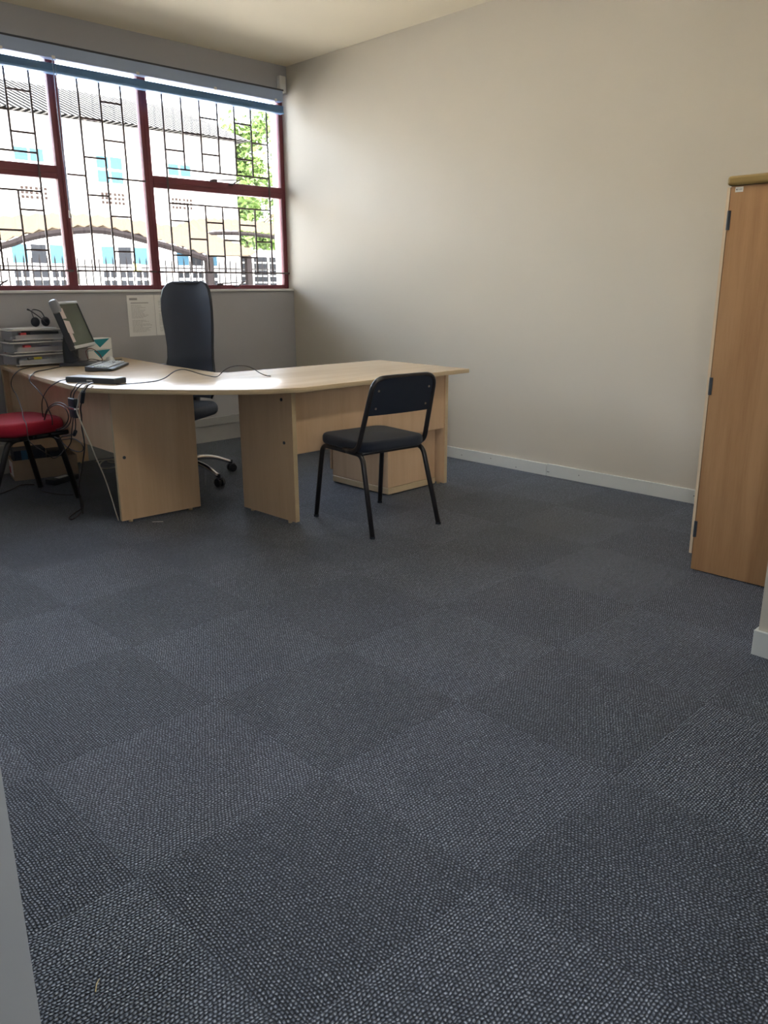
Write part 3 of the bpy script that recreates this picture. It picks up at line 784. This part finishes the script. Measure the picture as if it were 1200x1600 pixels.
lb = link('asset_label', bx(bmesh.new(), (-.4612, .200, 1.634), (-.4602, .232, 1.654), .0002, 1), WHITEP, cb)
t = text_mesh('51209', .0078)
bmesh.ops.transform(t, matrix=Matrix.Translation((-.4613, .2235, 1.6412)) @ Matrix.Rotation(-PI/2, 4, 'Z') @ Matrix.Rotation(PI/2, 4, 'X'), verts=t.verts)
cyl(t, (-.4612, .2262, 1.6438), (-.4616, .2262, 1.6438), .0028, 10)
link('label_print', t, INK, lb)
tag(cb, 'tall beech cupboard standing against the alcove at the right edge', 'cupboard')

# ================================================================ ON THE DESK
# monitor, turned toward the swivel chair and tilted back
mo = empty('monitor', (2.335, 5.43, ZD), math.radians(47.5))      # local +x along the screen, -y faces the viewer of the screen
bm = bmesh.new(); prism(bm, [(-.10, -.13), (.10, -.13), (.125, -.04), (.11, .09), (-.11, .09), (-.125, -.04)], .001, .020, bev=.005); link('stand_base', bm, DARKG, mo, True)
bm = bmesh.new(); tube(bm, smoothpath([(0, .04, .018), (0, .055, .07), (0, .05, .14), (0, .035, .22)], 4), [.065, .055, .05, .046, .043, .042, .042, .042, .042, .042, .042, .042, .042], 12, flat=.45); link('stand_neck', bm, DARKG, mo, 'all')
tl = Matrix.Translation((0, -.0, .268)) @ Matrix.Rotation(math.radians(-19), 4, 'X')
bm = bmesh.new(); bx(bm, (-.205, -.012, -.16), (.205, .028, .16), .006, 2, mat4=tl); bx(bm, (-.13, .02, -.1), (.13, .055, .1), .02, 3, mat4=tl)
link('housing', bm, DARKG, mo, True)
bm = bmesh.new()
for a, b in (((-.205, -.019, .142), (.205, -.010, .16)), ((-.205, -.019, -.16), (.205, -.010, -.138))): bx(bm, a, b, .003, 2, mat4=tl)
link('bezel', bm, SILV, mo, True)['label'] = 'silver top and bottom bezel'
bm = bmesh.new()
for a, b in (((-.205, -.018, -.138), (-.190, -.010, .142)), ((.190, -.018, -.138), (.205, -.010, .142))): bx(bm, a, b, .002, 2, mat4=tl)
link('side_bezel', bm, DARKG, mo, True)
link('screen', bx(bmesh.new(), (-.190, -.0135, -.138), (.190, -.0125, .142), mat4=tl), SCREEN, mo)
tag(mo, 'flat-screen monitor with silver bezel tilted back on the desk', 'monitor')
MM = Matrix.Translation((2.335, 5.43, ZD)) @ Matrix.Rotation(math.radians(47.5), 4, 'Z') @ tl
def stuck(name, a, b, m, label, cat, group=None, bev=0, rot=0):
    c = MM @ Vector(((a[0]+b[0])/2, (a[1]+b[1])/2, (a[2]+b[2])/2))
    e = empty(name, c); T_ = Matrix.Translation(-c) @ MM
    if rot: cc = Vector(((a[0]+b[0])/2, (a[1]+b[1])/2, (a[2]+b[2])/2)); T_ = T_ @ Matrix.Translation(cc) @ Matrix.Rotation(rot, 4, 'Y') @ Matrix.Translation(-cc)
    o = bx(bmesh.new(), a, b, bev, 2, mat4=T_)
    COL.objects.unlink(e); bpy.data.objects.remove(e)
    me = link(name, o, m, None, bool(bev)); me.location = c
    tag(me, label, cat, group); return me
stuck('sticky_note', (-.212, -.0212, .045), (-.140, -.0198, .115), NOTE, 'pinkish sticky note highest on the monitor edge, below the rounded device', 'note', 'notes stuck on the monitor')
stuck('sticky_note', (-.222, -.0232, -.055), (-.128, -.0218, .030), NOTE, 'largest sticky note, midway down the near edge of the monitor', 'note', 'notes stuck on the monitor', rot=.12)
stuck('sticky_note', (-.212, -.0212, -.115), (-.160, -.0198, -.052), NOTE, 'small narrow sticky note lowest on the near edge of the monitor', 'note', 'notes stuck on the monitor')
stuck('webcam', (-.222, -.032, .085), (-.165, .03, .180), CAMG, 'rounded silver device clipped over the near top corner of the monitor', 'webcam', None, .024)

# keyboard
kb = empty('keyboard', (2.37, 5.06, ZD), math.radians(50))
bm = bmesh.new(); t = bmesh.new(); prism(t, [(-.225, -.08), (-.205, -.09), (.205, -.09), (.225, -.075), (.23, .05), (.215, .085), (-.215, .085), (-.23, .05)], .002, .018, bev=.004)
for v_ in t.verts:
    if v_.co.z > .01: v_.co.z += (v_.co.y+.08)*.09
merge(bm, t); link('case', bm, DARKG, kb, True)
for x0, x1, y0, y1, nx, ny in ((-.215, .06, -.062, .032, 15, 5), (-.215, .06, .048, .066, 13, 1), (.07, .125, -.062, -.026, 3, 2), (.07, .125, -.004, .032, 3, 2), (.135, .21, -.062, .032, 4, 5)):
    bm = bmesh.new(); kw_, kh = (x1-x0)/nx, (y1-y0)/ny
    for i in range(nx):
        for j in range(ny):
            y = y0+j*kh; z = .0185+(y+.08)*.09
            bx(bm, (x0+i*kw_+.0018, y+.0022, z), (x0+(i+1)*kw_-.0018, y+kh-.0022, z+.008), .0015, 1)
    link('key_block', bm, KEYM, kb)
tag(kb, 'dark keyboard with pale blue keys in front of the monitor', 'keyboard')
# mouse
ms_ = empty('computer_mouse', (2.60, 5.50, ZD), math.radians(60))
bm = bmesh.new(); t = bmesh.new(); bmesh.ops.create_uvsphere(t, u_segments=20, v_segments=12, radius=1)
for v_ in t.verts:
    v_.co.x *= .058; v_.co.y *= .033; v_.co.z = max(v_.co.z, -.15)*.033+.006
merge(bm, t); link('body', bm, SILV, ms_, 'all')
link('base', bx(bmesh.new(), (-.054, -.029, 0), (.054, .029, .008), .004), DARKG, ms_)
tag(ms_, 'silver computer mouse behind the keyboard', 'mouse')

# hub / docking box at the front edge
hb = empty('docking_box', (1.945, 4.315, ZD), math.radians(-66))
link('case', bx(bmesh.new(), (-.17, -.05, .001), (.17, .05, .030), .003), DARKG, hb)
link('top_cover', bx(bmesh.new(), (-.165, -.048, .0302), (.165, .048, .033), .001, 1), SILV, hb)
bm = bmesh.new(); cyl(bm, (-.172, -.02, .016), (-.185, -.02, .016), .008, 10); link('power_plug', bm, CHROME, hb, True)
bm = bmesh.new(); bx(bm, (-.02, -.0515, .012), (.02, -.0503, .020)); link('front_badge', bm, SILV, hb)
tag(hb, 'flat dark box with silver lid and many cables on the desk front', 'docking box')

# letter trays
def tray(z, label, k):
    e = empty('letter_tray', (2.13+.004*k, 5.66, z), math.radians(-2*k+1))
    w_, dp, h_ = .34, .235, .062
    x0, x1, y0, y1 = -w_/2, w_/2, -dp/2, dp/2
    bm = bmesh.new()
    bx(bm, (x0, y0, .0), (x1, y1, .003)); bx(bm, (x0, y0, .003), (x0+.003, y1, h_)); bx(bm, (x1-.003, y0, .003), (x1, y1, h_)); bx(bm, (x0, y1-.003, .003), (x1, y1, h_))
    bx(bm, (x0+.02, y0, .003), (x1-.02, y0+.003, .034))
    link('body', bm, CLEAR, e)
    bm = bmesh.new(); bx(bm, (x0-.03, y0-.008, h_), (x1+.004, y0+.004, h_+.007), .002, 1); bx(bm, (x0-.03, y0, h_), (x0, y1, h_+.004), .001, 1); bx(bm, (x1, y0, h_), (x1+.004, y1, h_+.004))
    bx(bm, (x0-.004, y0-.006, .0), (x1+.004, y0+.002, .005), .001, 1)
    link('rim', bm, WHITEP, e)['label'] = 'pale bright rim'
    for sx in (x0+.01, x1-.018):
        for sy in (y0+.006, y1-.014): link('stacking_foot', bx(bmesh.new(), (sx, sy, -.012), (sx+.008, sy+.008, 0)), CLEAR, e)
    tag(e, label, 'letter tray', 'clear letter trays'); return e
for k, (z, lab) in enumerate(((ZD+.012, 'clear plastic letter tray at the bottom of the stack, on the desktop'), (ZD+.094, 'clear plastic letter tray in the middle of the stack of three'), (ZD+.176, 'clear plastic letter tray on top of the stack, full of papers'))):
    tray(z, lab, k)
def thing_box(name, a, b, m, label, cat, group=None, rz=0, bev=0):
    c = ((a[0]+b[0])/2, (a[1]+b[1])/2, a[2])
    o = link(name, bx(bmesh.new(), (a[0]-c[0], a[1]-c[1], 0), (b[0]-c[0], b[1]-c[1], b[2]-a[2]), bev), m, None, bool(bev))
    o.location = c; o.rotation_euler = (0, 0, rz); return tag(o, label, cat, group)
thing_box('paper_stack', (2.02, 5.57, ZD+.180), (2.27, 5.75, ZD+.190), PAPER, 'papers lying in the top letter tray under the black folder', 'papers', rz=.05)
thing_box('black_folder', (2.09, 5.565, ZD+.192), (2.28, 5.74, ZD+.226), DARKG, 'thick dark folder in the top letter tray', 'folder', rz=-.03)
thing_box('loose_papers', (1.965, 5.55, ZD+.246), (2.26, 5.76, ZD+.252), PAPER, 'white sheets lying across the top of the letter trays', 'papers', rz=.06)
thing_box('document_pile', (2.10, 5.56, ZD+.099), (2.27, 5.75, ZD+.125), mat('mauve_paper', (.28, .26, .38), .7), 'pile of mauve documents in the middle letter tray', 'papers')
thing_box('red_tape_roll', (2.035, 5.56, ZD+.099), (2.085, 5.61, ZD+.143), REDP, 'red object at the left end of the middle letter tray', 'stationery', bev=.012)
thing_box('red_marker_box', (2.02, 5.56, ZD+.1925), (2.06, 5.60, ZD+.224), REDP, 'small red item in the top letter tray', 'stationery', bev=.004)
thing_box('white_papers', (2.06, 5.56, ZD+.018), (2.28, 5.75, ZD+.040), PAPER, 'white papers in the bottom letter tray', 'papers')
e = empty('yellow_highlighter', (2.10, 5.56, ZD+.052), .3)
bm = bmesh.new(); cyl(bm, (-.02, 0, 0), (.045, 0, 0), .009, 10); link('barrel', bm, YELLOW, e, True)
bm = bmesh.new(); cyl(bm, (-.06, 0, 0), (-.02, 0, 0), .0095, 10); link('cap', bm, INK, e, True)
tag(e, 'yellow highlighter with black cap in the bottom letter tray', 'pen')

# headset on the papers
hd = empty('headset', (2.215, 5.655, ZD+.254), .1)
for x, y in ((-.055, -.005), (.03, .02)):
    bm = bmesh.new(); t = bmesh.new(); bmesh.ops.create_uvsphere(t, u_segments=16, v_segments=10, radius=1)
    for v_ in t.verts: v_.co = Vector((v_.co.x*.032+x, v_.co.y*.016+y, v_.co.z*.033+.034))
    merge(bm, t); link('ear_cup', bm, BLACKP, hd, 'all')
bm = bmesh.new(); tube(bm, smoothpath([(-.055, .01, .06), (-.045, .05, .10), (-.01, .09, .115), (.03, .07, .10), (.035, .035, .06)], 5), .0028, 6, flat=1.6); link('headband', bm, DARKG, hd, 'all')
bm = bmesh.new(); tube(bm, [(.03, -.002, .02), (-.04, -.02, .075), (-.10, -.03, .115)], .0035, 6); cyl(bm, (-.10, -.03, .115), (-.115, -.032, .12), .006, 8); link('microphone_boom', bm, BLACKP, hd, 'all')
tag(hd, 'black telephone headset with boom resting on the letter trays', 'headset')

# two white boxes with teal triangles
for k, lab in enumerate(('white box with teal triangle flap, lower of the two behind the monitor', 'white box with teal triangle flap, upper of the two behind the monitor')):
    e = empty('stationery_box', (2.60, 5.72, ZD+.001+k*.079), math.radians(8))
    link('carton', bx(bmesh.new(), (-.10, -.06, 0), (.10, .07, .077), .002, 1), PAPER, e)
    bm = bmesh.new(); vprism(bm, [(-.055, .070), (.085, .074), (.0, .012)], .0008, Matrix.Translation((0, -.0612, 0))); link('triangle_print', bm, TEAL, e)
    bm = bmesh.new(); bx(bm, (-.099, -.0608, .071), (-.055, -.0604, .074)); link('edge_print', bm, BLUE, e)
    tag(e, lab, 'box', 'white boxes with teal triangles')

# ================================================================ ON THE WALL UNDER THE WINDOW
def notice(x0, x1, z0, z1, label, heading, seed):
    rnd = random.Random(seed)
    e = empty('notice_sheet', ((x0+x1)/2, YW-.0015, z0))
    hw = (x1-x0)/2; H_ = z1-z0
    link('sheet', bx(bmesh.new(), (-hw, -.001, 0), (hw, .001, H_)), PAPER, e)
    bm = bmesh.new(); z = H_-.03
    if heading:
        bx(bm, (-hw+.02, -.0018, z-.008), (-hw+.085, -.0011, z+.008)); z -= .032
        bx(bm, (-hw+.03, -.0018, z), (hw-.05, -.0011, z+.006)); z -= .015
    while z > .03:
        if rnd.random() < .8:
            x = -hw+.03; end = hw-.03-rnd.random()*.1
            while x < end:
                l_ = .008+rnd.random()*.022; bx(bm, (x, -.0018, z), (min(x+l_, end), -.0011, z+.0022)); x += l_+.004
        z -= .0095
    link('printed_lines', bm, mat('grey_print', (.36, .36, .37), .8), e)
    tag(e, label, 'notice', 'notices taped under the window')
notice(2.945, 3.172, .912, 1.222, 'left of two printed notice sheets taped up under the window sill', True, 1)
notice(3.176, 3.40, .912, 1.222, 'right of two printed notice sheets, partly behind the swivel chair', False, 2)

# ================================================================ UNDER THE DESK
cx = empty('cardboard_box', (2.085, 5.62, 0), math.radians(-11.5))
bm = bmesh.new()
bx(bm, (-.21, -.11, 0), (.21, .11, .004)); bx(bm, (-.21, -.11, .004), (.21, -.106, .14)); bx(bm, (-.21, .106, .004), (.21, .11, .14)); bx(bm, (-.21, -.106, .004), (-.206, .106, .14)); bx(bm, (.206, -.106, .004), (.21, .106, .14))
link('carton', bm, CARD, cx)
bm = bmesh.new(); bx(bm, (-.2112, -.085, .02), (-.2103, -.03, .125)); bx(bm, (-.2112, -.02, .02), (-.2103, .07, .125)); link('shipping_label', bm, WHITEL, cx)
bm = bmesh.new(); bx(bm, (-.2120, .02, .03), (-.2113, .068, .078)); link('red_label', bm, REDL, cx)
tag(cx, 'open brown cardboard box with white label under the left desk wing', 'box')
e = empty('blue_carton', (2.0, 5.637, .006), math.radians(-11.5))
link('carton', bx(bmesh.new(), (-.105, -.08, 0), (.10, .09, .195), .003), NAVY, e)
link('blue_band', bx(bmesh.new(), (-.06, -.0812, 0), (-.02, -.0802, .195)), BLUE, e)
tag(e, 'dark navy carton with a bright blue band in the cardboard box', 'box')
thing_box('navy_carton', (2.12, 5.52, .006), (2.23, 5.67, .175), NAVY, 'smaller navy carton at the right end of the cardboard box', 'box', rz=math.radians(-11.5), bev=.003)
ad = empty('power_adapter', (2.08, 5.30, .0), math.radians(22))
link('body', bx(bmesh.new(), (-.11, -.045, .001), (.11, .045, .038), .008, 3), BLACKP, ad, True)
link('rating_label', bx(bmesh.new(), (-.05, -.025, .0382), (.05, .02, .0388)), WHITEP, ad)
tag(ad, 'black power brick lying on the carpet beside the red chair leg', 'power adapter')

ah = empty('cable_adapter', (1.76, 4.215, .65), 0)
link('plug_body', bx(bmesh.new(), (-.012, -.04, .004), (.012, .04, .055), .004), BLACKP, ah, True)
link('socket_body', bx(bmesh.new(), (-.012, -.034, -.05), (.012, .036, -.004), .004), BLACKP, ah, True)
link('metal_band', bx(bmesh.new(), (-.0125, -.036, -.004), (.0125, .037, .004)), CHROME, ah)
tag(ah, 'black plug adapter with silver band hanging off the desk edge', 'adapter')

def cable(pts, r, label, m=CABLE, n=5, closed=False, extra=None, group=None, smooth=True):
    o = Vector(pts[len(pts)//2]); bm = bmesh.new()
    P = smoothpath([Vector(p)-o for p in pts], n, closed)
    tube(bm, P, r, 6, closed)
    ob = link('cable', bm, m, None, 'all'); ob.location = o
    if extra:
        for nm, a, b, rr, mm in extra:
            b2 = bmesh.new(); cyl(b2, Vector(a)-o, Vector(b)-o, rr, 10); link(nm, b2, mm, ob, True)
    tag(ob, label, 'cable', group); return ob
ZK = ZD+.0035
cable([(2.30, 5.54, ZK), (2.231, 5.53, ZK), (2.123, 5.52, ZK), (1.962, 5.42, ZK), (1.845, 5.212, ZK+.002), (1.80, 5.18, .74), (1.79, 5.189, .699), (1.785, 5.153, .663), (1.78, 5.092, .638), (1.745, 4.94, .575), (1.70, 4.80, .535), (1.665, 4.67, .524), (1.64, 4.60, .47), (1.64, 4.57, .43), (1.70, 4.495, .365), (1.72, 4.47, .344), (1.76, 4.464, .361), (1.78, 4.461, .384)], .003, 'thin black cable drooping over the red chair seat from the monitor')
cable([(2.22, 5.40, ZK), (2.145, 5.33, ZK), (2.028, 5.22, ZK), (1.936, 5.15, ZK), (1.835, 4.943, ZK+.004), (1.795, 4.889, .755), (1.79, 4.865, .736), (1.79, 4.773, .702), (1.79, 4.707, .671), (1.79, 4.661, .638), (1.79, 4.644, .602), (1.79, 4.606, .555), (1.78, 4.585, .514)], .003, 'black cable leaving the monitor foot and crossing behind the coil', extra=[('cable_clip', (1.842, 4.95, ZK+.002), (1.806, 4.925, ZK-.002), .006, WHITEP)])
cable([(1.885, 4.49, ZD+.012), (1.85, 4.50, ZD+.01), (1.80, 4.451, .776), (1.78, 4.457, .767), (1.775, 4.536, .739), (1.775, 4.599, .708), (1.775, 4.657, .67), (1.775, 4.687, .633), (1.775, 4.7, .591), (1.775, 4.695, .546)], .003, 'black cable looping down from the left end of the docking box')
lp = [(1.77, 4.673, .535), (1.77, 4.629, .588), (1.77, 4.553, .629), (1.77, 4.447, .658), (1.77, 4.353, .656), (1.77, 4.301, .633), (1.77, 4.287, .593), (1.77, 4.324, .549), (1.77, 4.401, .515), (1.77, 4.486, .494)]
lp2 = [(1.76, 4.487, .50), (1.76, 4.404, .522), (1.76, 4.33, .557), (1.76, 4.297, .593), (1.76, 4.308, .626), (1.76, 4.353, .646), (1.76, 4.438, .648), (1.76, 4.534, .621), (1.76, 4.599, .584), (1.76, 4.641, .539)]
cable(lp+lp2, .003, 'coiled black cable hanging in a round loop under the desk edge')
cable([(1.86, 4.27, ZD+.012), (1.80, 4.22, ZD+.014), (1.77, 4.202, .757), (1.762, 4.229, .731), (1.76, 4.24, .70)], .003, 'short black lead into the left side of the plug adapter')
cable([(1.865, 4.24, ZD+.012), (1.80, 4.17, ZD+.014), (1.77, 4.179, .752), (1.762, 4.2, .725), (1.76, 4.205, .70)], .003, 'short black lead into the right side of the plug adapter')
cable([(1.87, 4.19, ZD+.014), (1.80, 4.09, ZD+.016), (1.77, 4.08, .755), (1.77, 4.101, .735), (1.77, 4.122, .7), (1.77, 4.15, .655), (1.775, 4.162, .605), (1.77, 4.16, .551), (1.77, 4.15, .493), (1.77, 4.156, .439), (1.78, 4.228, .338), (1.78, 4.273, .258), (1.78, 4.319, .176), (1.80, 4.36, .06), (1.83, 4.42, .006)], .004, 'thick black cable with ferrite lump falling to the floor', extra=[('ferrite_core', (1.77, 4.09, .75), (1.77, 4.124, .689), .011, BLACKP)])
cable([(1.875, 4.21, ZD+.012), (1.80, 4.10, ZD+.02), (1.765, 4.068, .772), (1.75, 4.099, .734), (1.75, 4.127, .688), (1.745, 4.142, .645), (1.75, 4.12, .593), (1.755, 4.09, .538), (1.77, 4.068, .466), (1.80, 4.10, .40), (1.84, 4.13, .31), (1.87, 4.15, .23), (1.89, 4.15, .14), (1.895, 4.13, .07), (1.90, 4.11, .01)], .0035, 'pale grey network cable hanging down to the foot of the slab leg', CABLEW)
cable([(1.76, 4.232, .603), (1.765, 4.263, .561), (1.765, 4.29, .508), (1.765, 4.312, .455), (1.765, 4.356, .42), (1.765, 4.396, .396)], .003, 'thin black lead curving left below the plug adapter')
cable([(1.76, 4.212, .603), (1.765, 4.225, .565), (1.765, 4.24, .524), (1.765, 4.252, .506), (1.765, 4.328, .488), (1.765, 4.419, .47), (1.765, 4.478, .45), (1.77, 4.549, .449)], .003, 'thin black lead with a small end plug below the adapter', extra=[('end_plug', (1.765, 4.236, .522), (1.765, 4.262, .498), .010, BLACKP)])
cable([(1.77, 4.456, .442), (1.77, 4.382, .459), (1.77, 4.277, .473), (1.77, 4.206, .464), (1.77, 4.171, .444), (1.77, 4.184, .421), (1.77, 4.237, .407), (1.77, 4.304, .404), (1.77, 4.37, .41), (1.77, 4.43, .425)], .003, 'small horizontal loop of black cable beside the red chair leg', closed=True)
cable([(2.00, 4.86, .006), (1.95, 4.712, .006), (1.873, 4.538, .006), (1.806, 4.466, .006), (1.734, 4.387, .006), (1.728, 4.338, .006), (1.787, 4.389, .006), (1.859, 4.491, .006), (1.938, 4.658, .006), (1.975, 4.79, .006)], .0035, 'narrow black cable loop lying on the carpet near the slab leg')
cable([(1.55, 5.18, .006), (1.602, 5.219, .006), (1.649, 5.241, .006), (1.745, 5.309, .006), (1.84, 5.387, .006), (1.90, 5.33, .008)], .0045, 'black cable running left along the carpet from the power brick')
cable([(1.91, 5.215, .008), (1.87, 5.15, .006), (1.881, 5.053, .006), (1.919, 4.944, .006), (1.97, 4.88, .006)], .003, 'thin black lead on the carpet between power brick and chair foot')
cable([(2.52, 5.74, .006), (2.575, 5.76, .006), (2.62, 5.72, .006), (2.66, 5.66, .008), (2.70, 5.73, .016), (2.74, 5.70, .016), (2.72, 5.56, .008), (2.64, 5.50, .008), (2.542, 5.45, .008), (2.47, 5.445, .008), (2.449, 5.499, .008), (2.485, 5.60, .008), (2.56, 5.69, .016), (2.63, 5.66, .022), (2.70, 5.60, .020), (2.66, 5.56, .02), (2.58, 5.568, .018), (2.56, 5.62, .02)], .0045, 'pale grey cable heaped in loops on the floor behind the desk', CABLEW)
cable([(1.975, 4.135, ZK), (2.003, 4.1, ZK), (2.093, 4.09, ZK), (2.203, 4.11, ZK), (2.27, 4.127, .78), (2.313, 4.129, .802), (2.351, 4.137, .814), (2.386, 4.124, .819), (2.425, 4.106, .808), (2.469, 4.083, .79), (2.514, 4.06, .776), (2.542, 4.03, .7705), (2.558, 4.013, .781), (2.577, 3.993, .807), (2.604, 3.964, .827), (2.645, 3.945, .833), (2.686, 3.927, .829), (2.724, 3.911, .813), (2.749, 3.884, .79), (2.766, 3.865, .777), (2.787, 3.843, .770)], .0028, 'thin dark cable arching across the desktop from the docking box', extra=[('plug_tip', (2.778, 3.852, .772), (2.795, 3.836, .770), .004, STEEL)])
# tangle of leads behind the monitor foot
cable([(2.42, 5.46, .80), (2.44, 5.52, .85), (2.50, 5.56, .86), (2.56, 5.58, .82), (2.57, 5.56, ZK), (2.50, 5.50, ZK), (2.45, 5.47, ZK)], .003, 'reddish-brown lead looping behind the monitor foot', mat('brown_lead', (.16, .03, .03), .5))
cable([(2.40, 5.50, ZK), (2.47, 5.53, .79), (2.54, 5.50, .775), (2.60, 5.47, ZK), (2.66, 5.55, ZK), (2.74, 5.60, ZK)], .0028, 'black mouse lead running past the mouse')

o = link('straw_scrap', tube(bmesh.new(), [(-.008, -.01, .001), (.0, .002, .004), (.010, .012, .001)], .0012, 5), STRAW); o.location = (.436, 1.235, .0015)
tag(o, 'tiny pale straw scrap on the carpet in the foreground', 'scrap')
o = link('paper_scrap', bx(bmesh.new(), (-.03, -.002, 0), (.03, .002, .002)), PAPER); o.location = (2.06, 3.96, .001); o.rotation_euler = (0, 0, -.7)
tag(o, 'thin white scrap on the carpet in front of the slab leg', 'scrap')
